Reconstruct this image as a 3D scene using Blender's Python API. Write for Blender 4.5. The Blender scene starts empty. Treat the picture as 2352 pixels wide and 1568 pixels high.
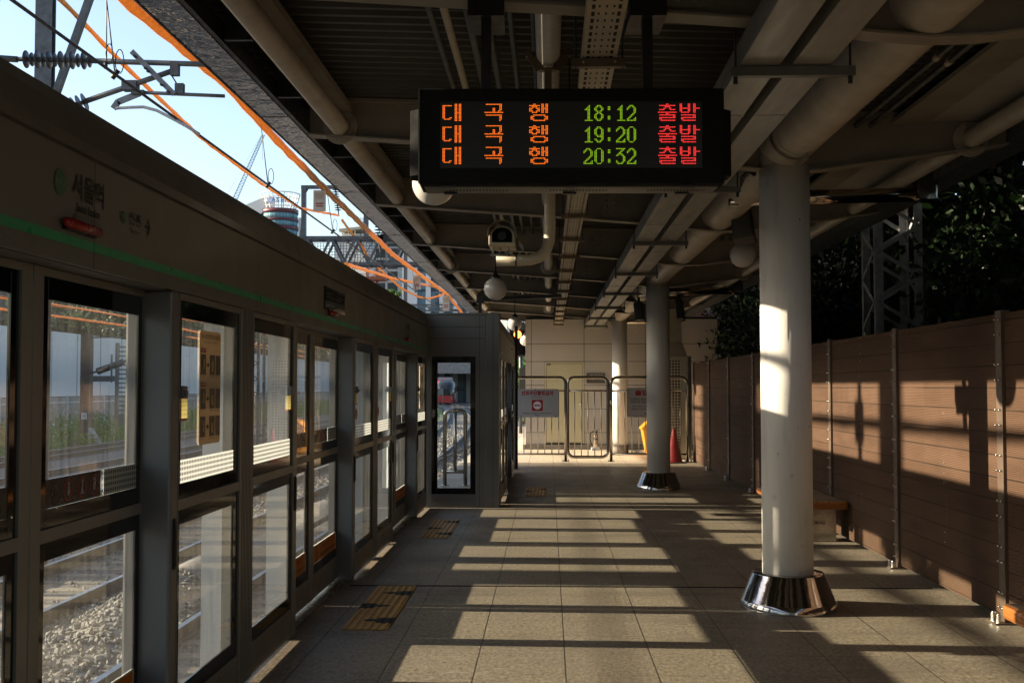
import bpy, math, random
from mathutils import Vector, Matrix
S = bpy.context.scene
COL = S.collection
rnd = random.Random(7)
R = math.radians
ORG = {}

# ------------------------------------------------------------------ camera model (metres, +Y runs along the platform)
FPX, CAMH = 2613.0, 1.55
PITCH = math.atan(105 / FPX)
YAW = math.atan(84 / FPX * math.cos(PITCH))
_fw = Vector((-math.sin(YAW) * math.cos(PITCH), math.cos(YAW) * math.cos(PITCH), math.sin(PITCH)))
_rt = Vector((math.cos(YAW), math.sin(YAW), 0))
_up = Vector((math.sin(YAW) * math.sin(PITCH), -math.cos(YAW) * math.sin(PITCH), math.cos(PITCH)))

def at(u, v, Y):
    """survey helper: the point at distance Y along the platform that is sighted at (u, v)"""
    d = _fw + _rt * ((u - 1176) / FPX) - _up * ((v - 784) / FPX)
    return Vector((0, 0, CAMH)) + d * (Y / d.y)

# ------------------------------------------------------------------ materials
KREF = 0.80   # overall reflectance level that goes with the exposure
def _new(name):
    m = bpy.data.materials.new(name)
    m.use_nodes = True
    nt = m.node_tree
    for n in list(nt.nodes):
        nt.nodes.remove(n)
    out = nt.nodes.new('ShaderNodeOutputMaterial')
    return m, nt, out

def N(nt, typ, **kw):
    n = nt.nodes.new('ShaderNode' + typ)
    for k, v in kw.items():
        if k in n.inputs:
            n.inputs[k].default_value = v
        else:
            setattr(n, k, v)
    return n

def L(nt, a, b):
    nt.links.new(a, b)

def mixrgb(nt, fac, a, b, typ='MIX'):
    n = nt.nodes.new('ShaderNodeMix')
    n.data_type = 'RGBA'
    n.blend_type = typ
    for sock, val in ((n.inputs[0], fac), (n.inputs[6], a), (n.inputs[7], b)):
        if hasattr(val, 'is_output'):
            L(nt, val, sock)
        elif isinstance(val, (int, float)):
            sock.default_value = val
        else:
            sock.default_value = (*val[:3], 1)
    return n.outputs[2]

def ramp(nt, src, p0, p1, c0=0.0, c1=1.0):
    n = N(nt, 'MapRange')
    n.clamp = True
    n.inputs[1].default_value, n.inputs[2].default_value = p0, p1
    n.inputs[3].default_value, n.inputs[4].default_value = c0, c1
    L(nt, src, n.inputs[0])
    return n.outputs[0]

def math_(nt, op, a, b=None, c=None):
    n = N(nt, 'Math', operation=op)
    for i, v in enumerate((a, b, c)):
        if v is None:
            continue
        if hasattr(v, 'is_output'):
            L(nt, v, n.inputs[i])
        else:
            n.inputs[i].default_value = v
    return n.outputs[0]

def noise(nt, vec, scale, detail=4, rough=0.55):
    n = N(nt, 'TexNoise')
    n.inputs['Scale'].default_value = scale
    n.inputs['Detail'].default_value = detail
    n.inputs['Roughness'].default_value = rough
    L(nt, vec, n.inputs['Vector'])
    return n.outputs[0]

def pos(nt, sx=1, sy=1, sz=1):
    g = N(nt, 'NewGeometry')
    m = N(nt, 'Mapping')
    m.inputs['Scale'].default_value = (sx, sy, sz)
    L(nt, g.outputs['Position'], m.inputs['Vector'])
    return m.outputs[0]

def pm(name, col, rough=0.5, metal=0.0, var=0.18, vscale=6.0, bump=0.0, bscale=60.0, spec=0.5, col2=None, stretch=(1, 1, 1), dirt=0.0, rvar=0.1):
    col = tuple(c * KREF for c in col)
    col2 = col2 and tuple(c * KREF for c in col2)
    m, nt, out = _new(name)
    b = N(nt, 'BsdfPrincipled')
    p = pos(nt, *stretch)
    n1 = noise(nt, p, vscale, 6, 0.6)
    c2 = col2 or tuple(c * (1 - var) for c in col)
    c1 = col if col2 else tuple(min(1, c * (1 + var * 0.6)) for c in col)
    c = mixrgb(nt, ramp(nt, n1, 0.35, 0.65), c2, c1)
    if dirt:
        n2 = noise(nt, p, vscale * 7, 3, 0.7)
        c = mixrgb(nt, ramp(nt, n2, 0.66, 0.74, 0, dirt), c, tuple(x * 0.25 for x in col))
    L(nt, c, b.inputs['Base Color'])
    b.inputs['Metallic'].default_value = metal
    b.inputs['Specular IOR Level'].default_value = spec
    L(nt, ramp(nt, noise(nt, p, vscale * 2.3, 4), 0.3, 0.7, max(0.02, rough - rvar), min(1, rough + rvar)), b.inputs['Roughness'])
    if bump:
        bp = N(nt, 'Bump')
        bp.inputs['Strength'].default_value = bump
        bp.inputs['Distance'].default_value = 0.01
        L(nt, noise(nt, p, bscale, 4), bp.inputs['Height'])
        L(nt, bp.outputs[0], b.inputs['Normal'])
    L(nt, b.outputs[0], out.inputs[0])
    return m

def emit(name, col, strength):
    m, nt, out = _new(name)
    e = N(nt, 'Emission')
    e.inputs[0].default_value = (*col, 1)
    e.inputs[1].default_value = strength * KREF
    L(nt, e.outputs[0], out.inputs[0])
    return m

def glass_mat(name, tint=(0.90, 0.94, 0.93), dust=0.05, refl=1.5):
    m, nt, out = _new(name)
    tr = N(nt, 'BsdfTransparent')
    tr.inputs[0].default_value = (*tint, 1)
    gl = N(nt, 'BsdfGlossy')
    gl.inputs['Roughness'].default_value = 0.0
    gl.inputs[0].default_value = (0.95, 0.97, 0.96, 1)
    geo = N(nt, 'NewGeometry')
    ior = ramp(nt, geo.outputs['Backfacing'], 0, 1, 1.5, 1 / 1.5)
    fr = N(nt, 'Fresnel')
    L(nt, ior, fr.inputs[0])
    fac = math_(nt, 'MINIMUM', math_(nt, 'MULTIPLY', fr.outputs[0], refl), 0.95)
    ms = N(nt, 'MixShader')
    L(nt, fac, ms.inputs[0]); L(nt, tr.outputs[0], ms.inputs[1]); L(nt, gl.outputs[0], ms.inputs[2])
    df = N(nt, 'BsdfDiffuse'); df.inputs[0].default_value = (0.5, 0.48, 0.45, 1)
    tl = N(nt, 'BsdfTranslucent'); tl.inputs[0].default_value = (0.5, 0.48, 0.45, 1)
    dm = N(nt, 'MixShader'); dm.inputs[0].default_value = 0.5
    L(nt, df.outputs[0], dm.inputs[1]); L(nt, tl.outputs[0], dm.inputs[2])
    p = pos(nt, 9, 9, 0.8)
    st = ramp(nt, noise(nt, p, 3.0, 5), 0.35, 0.8, dust * 0.4, dust * 1.6)
    sp = ramp(nt, noise(nt, pos(nt), 160, 2), 0.70, 0.76, 0, dust * 3)
    ms2 = N(nt, 'MixShader')
    L(nt, math_(nt, 'ADD', st, sp), ms2.inputs[0]); L(nt, ms.outputs[0], ms2.inputs[1]); L(nt, dm.outputs[0], ms2.inputs[2])
    L(nt, ms2.outputs[0], out.inputs[0])
    return m

def steel(name, rough=0.12, col=(0.62, 0.61, 0.60), wav=0.0, wscale=8.0, stretch=(1, 1, 1)):
    m, nt, out = _new(name)
    b = N(nt, 'BsdfPrincipled')
    b.inputs['Metallic'].default_value = 1
    p = pos(nt, *stretch)
    L(nt, mixrgb(nt, ramp(nt, noise(nt, p, 5, 4), 0.3, 0.7), tuple(c * 0.9 for c in col), col), b.inputs['Base Color'])
    L(nt, ramp(nt, noise(nt, p, 6, 3), 0.3, 0.7, rough * 0.8, rough * 1.25), b.inputs['Roughness'])
    if wav:
        bp = N(nt, 'Bump'); bp.inputs['Strength'].default_value = wav; bp.inputs['Distance'].default_value = 0.05
        L(nt, noise(nt, p, wscale, 2), bp.inputs['Height'])
        L(nt, bp.outputs[0], b.inputs['Normal'])
    L(nt, b.outputs[0], out.inputs[0])
    return m

def leaf_mat(name, a, b, trans=0.35):
    a = tuple(c * KREF for c in a); b = tuple(c * KREF for c in b)
    m, nt, out = _new(name)
    p = pos(nt)
    c = mixrgb(nt, ramp(nt, noise(nt, p, 1.3, 3), 0.35, 0.65), a, b)
    c = mixrgb(nt, ramp(nt, noise(nt, p, 14, 2), 0.3, 0.7, 0, 0.5), c, tuple(x * 1.7 for x in b))
    d = N(nt, 'BsdfPrincipled'); d.inputs['Roughness'].default_value = 0.45
    L(nt, c, d.inputs['Base Color'])
    t = N(nt, 'BsdfTranslucent'); L(nt, c, t.inputs[0])
    ms = N(nt, 'MixShader'); ms.inputs[0].default_value = trans
    L(nt, d.outputs[0], ms.inputs[1]); L(nt, t.outputs[0], ms.inputs[2])
    L(nt, ms.outputs[0], out.inputs[0])
    return m

def tile_mat(name='granite_paving', gain=1.0):
    m, nt, out = _new(name)
    b = N(nt, 'BsdfPrincipled')
    g = N(nt, 'NewGeometry')
    sx = N(nt, 'SeparateXYZ'); L(nt, g.outputs['Position'], sx.inputs[0])
    fx = math_(nt, 'FRACT', math_(nt, 'DIVIDE', math_(nt, 'ADD', sx.outputs[0], 20 + 0.325), 0.498))
    fy = math_(nt, 'FRACT', math_(nt, 'DIVIDE', math_(nt, 'ADD', sx.outputs[1], 40 - 8.93 + 0.235), 0.475))
    def joint(f, w):
        d = math_(nt, 'MINIMUM', f, math_(nt, 'SUBTRACT', 1.0, f))
        return ramp(nt, d, w * 0.4, w, 1, 0)
    jx, jy = joint(fx, 0.011), joint(fy, 0.0075)
    jm = math_(nt, 'MAXIMUM', jx, math_(nt, 'MULTIPLY', jy, 0.6))
    # tile to tile tone
    ix = math_(nt, 'FLOOR', math_(nt, 'DIVIDE', math_(nt, 'ADD', sx.outputs[0], 20.325), 0.498))
    iy = math_(nt, 'FLOOR', math_(nt, 'DIVIDE', math_(nt, 'ADD', sx.outputs[1], 31.305), 0.475))
    cm = N(nt, 'CombineXYZ'); L(nt, ix, cm.inputs[0]); L(nt, iy, cm.inputs[1])
    wn = N(nt, 'TexWhiteNoise', noise_dimensions='3D'); L(nt, cm.outputs[0], wn.inputs['Vector'])
    p = pos(nt)
    sp = math_(nt, 'ADD', math_(nt, 'MULTIPLY', noise(nt, p, 150, 2, 0.7), 0.5), math_(nt, 'MULTIPLY', noise(nt, pos(nt, 1, 0.55, 1), 42, 3, 0.75), 0.5))
    c = mixrgb(nt, ramp(nt, sp, 0.42, 0.58), (0.098, 0.081, 0.059), (0.315, 0.266, 0.201))
    c = mixrgb(nt, ramp(nt, wn.outputs[0], 0, 1, 0, 0.25), c, (0.145, 0.125, 0.10))
    big = noise(nt, pos(nt, 1.2, 0.7, 1), 1.7, 5, 0.62)
    c = mixrgb(nt, ramp(nt, big, 0.5, 0.72, 0, 0.35), c, (0.12, 0.104, 0.085))
    # pale dried scuffs
    wv = N(nt, 'TexNoise'); wv.inputs['Scale'].default_value = 2.6; wv.inputs['Detail'].default_value = 3; wv.inputs['Distortion'].default_value = 1.4
    L(nt, pos(nt, 1.0, 2.4, 1), wv.inputs['Vector'])
    sc = ramp(nt, math_(nt, 'ABSOLUTE', math_(nt, 'SUBTRACT', wv.outputs[0], 0.52)), 0.0, 0.022, 0.5, 0)
    sc = math_(nt, 'MULTIPLY', sc, ramp(nt, noise(nt, p, 1.1, 3), 0.5, 0.66))
    c = mixrgb(nt, sc, c, (0.36, 0.325, 0.275))
    # gum spots and drips
    vo = N(nt, 'TexVoronoi'); vo.inputs['Scale'].default_value = 2.3; L(nt, p, vo.inputs['Vector'])
    c = mixrgb(nt, ramp(nt, vo.outputs['Distance'], 0.018, 0.045, 0.75, 0), c, (0.045, 0.04, 0.034))
    c = mixrgb(nt, ramp(nt, noise(nt, pos(nt, 0.5, 2.0, 1), 0.9, 6, 0.7), 0.52, 0.64, 0, 0.42), c, (0.085, 0.076, 0.064))
    c = mixrgb(nt, 1.0, c, (gain, gain, gain), 'MULTIPLY')
    c = mixrgb(nt, math_(nt, 'MULTIPLY', jm, 0.85), c, (0.03, 0.026, 0.023))
    L(nt, c, b.inputs['Base Color'])
    L(nt, ramp(nt, big, 0.3, 0.7, 0.42, 0.62), b.inputs['Roughness'])
    b.inputs['Specular IOR Level'].default_value = 0.3
    bp = N(nt, 'Bump'); bp.inputs['Strength'].default_value = 0.35; bp.inputs['Distance'].default_value = 0.004
    h = math_(nt, 'SUBTRACT', math_(nt, 'MULTIPLY', sp, 0.35), jm)
    L(nt, h, bp.inputs['Height']); L(nt, bp.outputs[0], b.inputs['Normal'])
    L(nt, b.outputs[0], out.inputs[0])
    return m

def grid_dots(name, base, dot, pitch, rad, ax='YZ', off=(0, 0), rough=0.4, glassy=False):
    """round dots on a square grid measured in metres"""
    m, nt, out = _new(name)
    b = N(nt, 'BsdfPrincipled'); b.inputs['Roughness'].default_value = rough
    tc = N(nt, 'NewGeometry')
    sx = N(nt, 'SeparateXYZ'); L(nt, tc.outputs['Position'], sx.inputs[0])
    i, j = 'XYZ'.index(ax[0]), 'XYZ'.index(ax[1])
    def cen(o, q):
        f = math_(nt, 'FRACT', math_(nt, 'DIVIDE', math_(nt, 'ADD', o, 50.0 + q), pitch))
        return math_(nt, 'SUBTRACT', f, 0.5)
    a, c = cen(sx.outputs[i], off[0]), cen(sx.outputs[j], off[1])
    d = math_(nt, 'SQRT', math_(nt, 'ADD', math_(nt, 'MULTIPLY', a, a), math_(nt, 'MULTIPLY', c, c)))
    k = ramp(nt, d, rad * 0.85, rad * 1.05, 1, 0)
    L(nt, mixrgb(nt, k, base, dot), b.inputs['Base Color'])
    if glassy:
        L(nt, ramp(nt, k, 0, 1, 1.0, 0.55), b.inputs['Alpha'])
    L(nt, b.outputs[0], out.inputs[0])
    return m

def board_mat(name, c1, c2, axis='Z', pitch=0.15, ribs=0.0125):
    """ribbed composite boards"""
    m, nt, out = _new(name)
    b = N(nt, 'BsdfPrincipled'); b.inputs['Roughness'].default_value = 0.7; b.inputs['Specular IOR Level'].default_value = 0.15
    g = N(nt, 'NewGeometry')
    sx = N(nt, 'SeparateXYZ'); L(nt, g.outputs['Position'], sx.inputs[0])
    z = sx.outputs['XYZ'.index(axis)]
    fb = math_(nt, 'FRACT', math_(nt, 'DIVIDE', math_(nt, 'ADD', z, 10.005), pitch))
    jm = ramp(nt, math_(nt, 'MINIMUM', fb, math_(nt, 'SUBTRACT', 1.0, fb)), 0.012, 0.03, 1, 0)
    fr = math_(nt, 'FRACT', math_(nt, 'DIVIDE', math_(nt, 'ADD', z, 10.0), ribs))
    rib = ramp(nt, math_(nt, 'ABSOLUTE', math_(nt, 'SUBTRACT', fr, 0.5)), 0.2, 0.38, 1, 0)
    ib = math_(nt, 'FLOOR', math_(nt, 'DIVIDE', math_(nt, 'ADD', z, 10.005), pitch))
    cm = N(nt, 'CombineXYZ'); L(nt, ib, cm.inputs[0]); L(nt, math_(nt, 'FLOOR', math_(nt, 'DIVIDE', math_(nt, 'ADD', sx.outputs[1], 45.95), 2.3)), cm.inputs[1])
    wn = N(nt, 'TexWhiteNoise', noise_dimensions='3D'); L(nt, cm.outputs[0], wn.inputs['Vector'])
    c = mixrgb(nt, wn.outputs[0], c1, c2)
    c = mixrgb(nt, ramp(nt, noise(nt, pos(nt, 1, 0.6, 3), 2.2, 5), 0.42, 0.7, 0, 0.6), c, tuple(x * 0.6 for x in c1))
    c = mixrgb(nt, ramp(nt, noise(nt, pos(nt, 1, 7, 0.5), 2.0, 4), 0.62, 0.75, 0, 0.5), c, (0.17, 0.125, 0.095))
    c = mixrgb(nt, ramp(nt, rib, 0, 1, 0.6, 0), c, tuple(x * 0.4 for x in c1))
    jv = math_(nt, 'MULTIPLY', jm, ramp(nt, noise(nt, pos(nt, 1, 0.5, 6), 1.5, 2), 0.35, 0.6, 0.2, 1.0))
    c = mixrgb(nt, jv, c, (0.02, 0.016, 0.012))
    L(nt, c, b.inputs['Base Color'])
    bp = N(nt, 'Bump'); bp.inputs['Strength'].default_value = 0.8; bp.inputs['Distance'].default_value = 0.006
    L(nt, math_(nt, 'SUBTRACT', math_(nt, 'MULTIPLY', rib, 0.5), jm), bp.inputs['Height'])
    L(nt, bp.outputs[0], b.inputs['Normal'])
    L(nt, b.outputs[0], out.inputs[0])
    return m

def facade_mat(name, wall, glass, nx, nz, fx=0.25, fz=0.3, axis='X', g2=None):
    """window grid of a far building: bays of nx metres, storeys of nz metres"""
    m, nt, out = _new(name)
    b = N(nt, 'BsdfPrincipled')
    g = N(nt, 'NewGeometry')
    sx = N(nt, 'SeparateXYZ'); L(nt, g.outputs['Position'], sx.inputs[0])
    u = math_(nt, 'DIVIDE', math_(nt, 'ADD', math_(nt, 'ADD', sx.outputs[0], sx.outputs[1]), 2000.0), nx)
    v = math_(nt, 'DIVIDE', math_(nt, 'ADD', sx.outputs[2], 100.0), nz)
    a = math_(nt, 'GREATER_THAN', math_(nt, 'FRACT', u), fx)
    c_ = math_(nt, 'GREATER_THAN', math_(nt, 'FRACT', v), fz)
    k = math_(nt, 'MULTIPLY', a, c_)
    cm = N(nt, 'CombineXYZ'); L(nt, math_(nt, 'FLOOR', u), cm.inputs[0]); L(nt, math_(nt, 'FLOOR', v), cm.inputs[1])
    wn = N(nt, 'TexWhiteNoise', noise_dimensions='3D'); L(nt, cm.outputs[0], wn.inputs['Vector'])
    gc = mixrgb(nt, wn.outputs[0], glass, g2 or tuple(x * 1.8 for x in glass))
    L(nt, mixrgb(nt, k, wall, gc), b.inputs['Base Color'])
    L(nt, ramp(nt, k, 0, 1, 0.75, 0.4), b.inputs['Roughness']); b.inputs['Specular IOR Level'].default_value = 0.2
    L(nt, b.outputs[0], out.inputs[0])
    return m

def brick_mat(name):
    m, nt, out = _new(name)
    b = N(nt, 'BsdfPrincipled'); b.inputs['Roughness'].default_value = 0.8
    t = N(nt, 'TexBrick'); t.inputs['Scale'].default_value = 1.0
    t.inputs['Brick Width'].default_value = 0.22; t.inputs['Row Height'].default_value = 0.075; t.inputs['Mortar Size'].default_value = 0.008
    t.inputs['Color1'].default_value = (0.26, 0.09, 0.06, 1); t.inputs['Color2'].default_value = (0.20, 0.07, 0.05, 1); t.inputs['Mortar'].default_value = (0.3, 0.27, 0.24, 1)
    g = N(nt, 'NewGeometry'); sx = N(nt, 'SeparateXYZ'); L(nt, g.outputs['Position'], sx.inputs[0])
    cm = N(nt, 'CombineXYZ'); L(nt, math_(nt, 'ADD', sx.outputs[0], sx.outputs[1]), cm.inputs[0]); L(nt, sx.outputs[2], cm.inputs[1])
    L(nt, cm.outputs[0], t.inputs['Vector'])
    L(nt, t.outputs[0], b.inputs['Base Color']); L(nt, b.outputs[0], out.inputs[0])
    return m

MT = {}
MT['tile'] = tile_mat()
MT['endtile'] = tile_mat('sun_brightened_paving', 3.0)  # platform paving again, colour brightened to imitate the sunlit far end
MT['concrete'] = pm('concrete', (0.34, 0.33, 0.31), 0.8, var=0.3, vscale=2.5, bump=0.2)
MT['psd'] = pm('painted_door_metal', (0.215, 0.208, 0.18), 0.36, 0.25, var=0.06, vscale=2.0, spec=0.4, rvar=0.06)
MT['psd_grey'] = pm('grey_jamb_metal', (0.17, 0.172, 0.168), 0.42, 0.3, var=0.06, vscale=2.0, rvar=0.06)
MT['pale'] = pm('pale_grey_paint', (0.58, 0.60, 0.61), 0.5, var=0.08, vscale=3)
MT['blackglass'] = pm('black_enamel_glass', (0.006, 0.006, 0.007), 0.06, var=0.3, vscale=20, rvar=0.03)
MT['black'] = pm('black_paint', (0.012, 0.012, 0.013), 0.4, var=0.2)
MT['matte'] = pm('matt_black_paint', (0.010, 0.010, 0.010), 0.85, spec=0.12)
MT['greysheet'] = pm('grey_sign_sheet', (0.40, 0.405, 0.41), 0.5, var=0.04, vscale=3)
MT['trim'] = pm('dull_metal_trim', (0.16, 0.15, 0.13), 0.4, 0.5, var=0.08, vscale=2)
MT['tagpale'] = pm('pale_tag_plate', (0.62, 0.52, 0.42), 0.5)
MT['rubber'] = pm('black_rubber', (0.01, 0.01, 0.01), 0.75)
MT['glass'] = glass_mat('door_glass', dust=0.055)
MT['glass_end'] = glass_mat('end_screen_glass', dust=0.02, refl=0.8)
MT['green'] = pm('green_line_stripe', (0.03, 0.36, 0.15), 0.35, var=0.05)
MT['red'] = pm('red_plastic', (0.30, 0.012, 0.008), 0.25, var=0.08)
MT['redsign'] = pm('red_print', (0.34, 0.006, 0.012), 0.5, var=0.05)
MT['whitesign'] = pm('white_sign_sheet', (0.72, 0.73, 0.74), 0.4, var=0.04, vscale=3)
MT['ink'] = pm('black_print', (0.012, 0.012, 0.014), 0.5)
MT['blueink'] = pm('navy_print', (0.02, 0.05, 0.18), 0.5)
MT['signblue'] = pm('blue_sign_letters', (0.07, 0.19, 0.50), 0.5)
MT['greyink'] = pm('grey_print', (0.16, 0.17, 0.16), 0.5)
MT['dgreen'] = pm('dark_green_print', (0.06, 0.17, 0.085), 0.5)
MT['lgreen'] = pm('pale_green_print', (0.22, 0.32, 0.22), 0.5)
MT['cream'] = pm('cream_poster', (0.58, 0.45, 0.29), 0.5, var=0.05)
MT['yellowsign'] = pm('yellow_sticker', (0.62, 0.50, 0.18), 0.45, var=0.04)
MT['orange_st'] = pm('orange_sticker', (0.95, 0.40, 0.05), 0.45, var=0.04)
def translucent(m, fac):
    nt = m.node_tree
    b = next(n for n in nt.nodes if n.type == 'BSDF_PRINCIPLED'); out = next(n for n in nt.nodes if n.type == 'OUTPUT_MATERIAL')
    t = nt.nodes.new('ShaderNodeBsdfTranslucent'); ms = nt.nodes.new('ShaderNodeMixShader'); ms.inputs[0].default_value = fac
    lk = b.inputs['Base Color'].links[0].from_socket
    nt.links.new(lk, t.inputs[0]); nt.links.new(b.outputs[0], ms.inputs[1]); nt.links.new(t.outputs[0], ms.inputs[2]); nt.links.new(ms.outputs[0], out.inputs[0])
translucent(MT['orange_st'], .6); translucent(MT['cream'], .22); translucent(MT['yellowsign'], .3)
MT['photo'] = pm('dark_photo_print', (0.03, 0.025, 0.022), 0.4, var=0.5, vscale=30, col2=(0.16, 0.11, 0.08))
MT['colpaint'] = pm('white_column_paint', (0.86, 0.845, 0.80), 0.62, var=0.05, vscale=1.6, spec=0.25, dirt=0.35, bump=0.04, bscale=30)
def chips(m, col, scale=7.0, size=.05):
    nt = m.node_tree
    b = next(n for n in nt.nodes if n.type == 'BSDF_PRINCIPLED')
    src = b.inputs['Base Color'].links[0].from_socket
    p = pos(nt, 1, 1, .8)
    vo = N(nt, 'TexVoronoi'); vo.inputs['Scale'].default_value = scale; L(nt, p, vo.inputs['Vector'])
    wn = N(nt, 'TexWhiteNoise'); L(nt, vo.outputs['Color'], wn.inputs['Vector'])
    k = math_(nt, 'MULTIPLY', ramp(nt, vo.outputs['Distance'], size * .5, size, 1, 0), math_(nt, 'GREATER_THAN', wn.outputs[0], .55))
    c = mixrgb(nt, k, src, col)
    sm = math_(nt, 'MULTIPLY', ramp(nt, noise(nt, pos(nt, 5, 5, .7), 1.6, 5, .7), .52, .72, 0, .3), 1.0)
    c = mixrgb(nt, sm, c, (.30, .27, .22))
    L(nt, c, b.inputs['Base Color'])
chips(MT['colpaint'], (.04, .03, .025))
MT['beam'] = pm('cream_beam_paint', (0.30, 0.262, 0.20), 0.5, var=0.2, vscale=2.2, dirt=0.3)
MT['tubepaint'] = pm('cream_tube_paint', (0.46, 0.405, 0.32), 0.45, var=0.15, vscale=4, dirt=0.25)
MT['tuberust'] = pm('peeling_white_paint', (0.62, 0.58, 0.50), 0.5, var=0.15, vscale=3, dirt=0.9)
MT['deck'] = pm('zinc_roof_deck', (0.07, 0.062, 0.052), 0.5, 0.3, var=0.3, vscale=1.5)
MT['deckend'] = pm('cream_soffit', (0.42, 0.39, 0.33), 0.5, var=0.08, vscale=2)
MT['gutter'] = steel('polished_gutter_steel', 0.10, (0.36, 0.33, 0.30), wav=0.3, wscale=7.5, stretch=(1.3, 1.0, 1))
MT['chrome'] = steel('polished_steel', 0.10, (0.55, 0.54, 0.53), wav=0.03, wscale=9)
MT['brushed'] = steel('brushed_steel', 0.25, (0.52, 0.49, 0.44))
MT['railsteel'] = steel('handrail_steel', 0.18, (0.36, 0.33, 0.29))
MT['drain'] = steel('drain_steel', 0.10, (0.55, 0.47, 0.38), wav=0.2, wscale=3)
MT['galv'] = pm('galvanised_steel', (0.20, 0.205, 0.21), 0.45, 0.5, var=0.25, vscale=9)
MT['mastgrey'] = pm('dusty_galvanised_steel', (0.46, 0.47, 0.49), 0.5, 0.1, var=0.3, vscale=7)
MT['galvdark'] = pm('weathered_galvanised_steel', (0.12, 0.125, 0.13), 0.5, 0.4, var=0.3, vscale=7)
MT['traycream'] = pm('cream_cable_tray', (0.50, 0.43, 0.31), 0.5, var=0.12, vscale=5)
MT['traygrey'] = pm('grey_cable_duct', (0.33, 0.32, 0.285), 0.45, 0.25, var=0.15, vscale=2, stretch=(4, 0.6, 4))
MT['strut'] = pm('grey_strut_channel', (0.15, 0.15, 0.14), 0.5, 0.4, var=0.2)
MT['brownbar'] = pm('brown_hanger_bar', (0.17, 0.12, 0.065), 0.5, var=0.2)
MT['conduit'] = pm('dark_conduit', (0.10, 0.105, 0.10), 0.45, 0.2, var=0.2)
MT['hole'] = pm('dark_slot', (0.006, 0.005, 0.004), 0.8)
MT['globe'] = pm('opal_globe', (0.68, 0.66, 0.62), 0.12, var=0.05, vscale=3, rvar=0.04)
MT['speaker'] = pm('dark_speaker_shell', (0.045, 0.042, 0.038), 0.5)
MT['fence'] = board_mat('brown_composite_boards', (0.098, 0.057, 0.036), (0.118, 0.070, 0.046))
MT['fencepost'] = pm('bronze_fence_post', (0.16, 0.115, 0.085), 0.5, 0.3, var=0.15)
MT['bolt'] = steel('bolt_steel', 0.25, (0.6, 0.58, 0.55))
MT['wood'] = pm('varnished_wood', (0.40, 0.135, 0.03), 0.28, var=0.3, vscale=5, stretch=(8, 0.7, 8))
MT['wooddark'] = pm('weathered_wood_top', (0.22, 0.17, 0.12), 0.6, var=0.35, vscale=6, stretch=(8, 0.6, 8))
MT['upswall'] = pm('beige_wall_panel', (0.54, 0.495, 0.44), 0.5, var=0.06, vscale=1.5)
MT['upsdoor'] = pm('olive_cream_door', (0.60, 0.56, 0.37), 0.4, var=0.05, vscale=2)
MT['plinth'] = pm('plinth_concrete', (0.24, 0.22, 0.19), 0.8, var=0.25, vscale=5)
MT['brownsign'] = pm('brown_room_sign', (0.10, 0.08, 0.075), 0.4)
MT['yellowbin'] = pm('yellow_plastic', (0.72, 0.30, 0.02), 0.35, var=0.1)
MT['cone'] = pm('red_cone_plastic', (0.13, 0.006, 0.007), 0.4, var=0.1)
MT['ext'] = steel('dull_extinguisher_steel', 0.25, (0.62, 0.50, 0.40))
MT['louvre'] = grid_dots('perforated_cabinet_panel', (0.46, 0.40, 0.30), (0.015, 0.013, 0.012), 0.062, 0.40, ax='XZ')
MT['cabinet'] = pm('cabinet_paint', (0.46, 0.40, 0.30), 0.45, var=0.08)
MT['brick'] = brick_mat('red_brick')
MT['bark'] = pm('bark', (0.06, 0.048, 0.036), 0.85, var=0.4, vscale=6, bump=0.5, bscale=25)
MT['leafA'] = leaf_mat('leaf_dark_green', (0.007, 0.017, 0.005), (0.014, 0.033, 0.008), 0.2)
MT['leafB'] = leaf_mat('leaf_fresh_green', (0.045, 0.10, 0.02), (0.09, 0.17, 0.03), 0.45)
MT['leafD'] = leaf_mat('leaf_mid_green', (0.022, 0.055, 0.012), (0.055, 0.125, 0.024), 0.35)  # mid-tone leaf colour of the undergrowth
MT['leafC'] = leaf_mat('leaf_grey_green', (0.05, 0.075, 0.045), (0.08, 0.11, 0.06))
MT['grass'] = leaf_mat('rough_grass', (0.10, 0.20, 0.03), (0.16, 0.28, 0.055), 0.4)
MT['soil'] = pm('dark_bank_soil', (0.045, 0.04, 0.03), 0.9, var=0.4, vscale=1.5, bump=0.4)
MT['earth'] = pm('yard_ground', (0.13, 0.125, 0.11), 0.9, var=0.4, vscale=0.6, bump=0.4, bscale=20)
MT['ballast'] = pm('ballast_stone', (0.27, 0.26, 0.245), 0.9, spec=0.05, var=0.0, vscale=26, col2=(0.13, 0.125, 0.118), bump=1.0, bscale=32)
MT['stone'] = pm('pale_ballast_stone', (0.38, 0.365, 0.34), 0.85, spec=0.1, vscale=9, col2=(0.20, 0.185, 0.165))
MT['railside'] = pm('rail_steel_side', (0.11, 0.085, 0.07), 0.6, 0.3, var=0.3, vscale=12)
MT['railtop'] = steel('worn_rail_head', 0.42, (0.36, 0.36, 0.38))
MT['sleeper'] = pm('concrete_sleeper', (0.27, 0.235, 0.18), 0.8, var=0.25, vscale=6)
MT['wire'] = pm('black_wire', (0.012, 0.012, 0.014), 0.5)
MT['orange'] = pm('orange_line_cover', (1.0, 0.52, 0.13), 0.4, var=0.12, vscale=12)
MT['insul'] = pm('grey_insulator', (0.07, 0.07, 0.07), 0.35, var=0.1)
MT['mesh'] = None
MT['hoard'] = pm('white_hoarding', (0.72, 0.74, 0.76), 0.5, var=0.07, vscale=0.25, stretch=(1, 1, 0.2))
MT['maroon'] = pm('maroon_cladding', (0.13, 0.025, 0.035), 0.4, var=0.1)
MT['white'] = pm('white_cladding', (0.78, 0.78, 0.77), 0.5, var=0.05)
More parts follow.
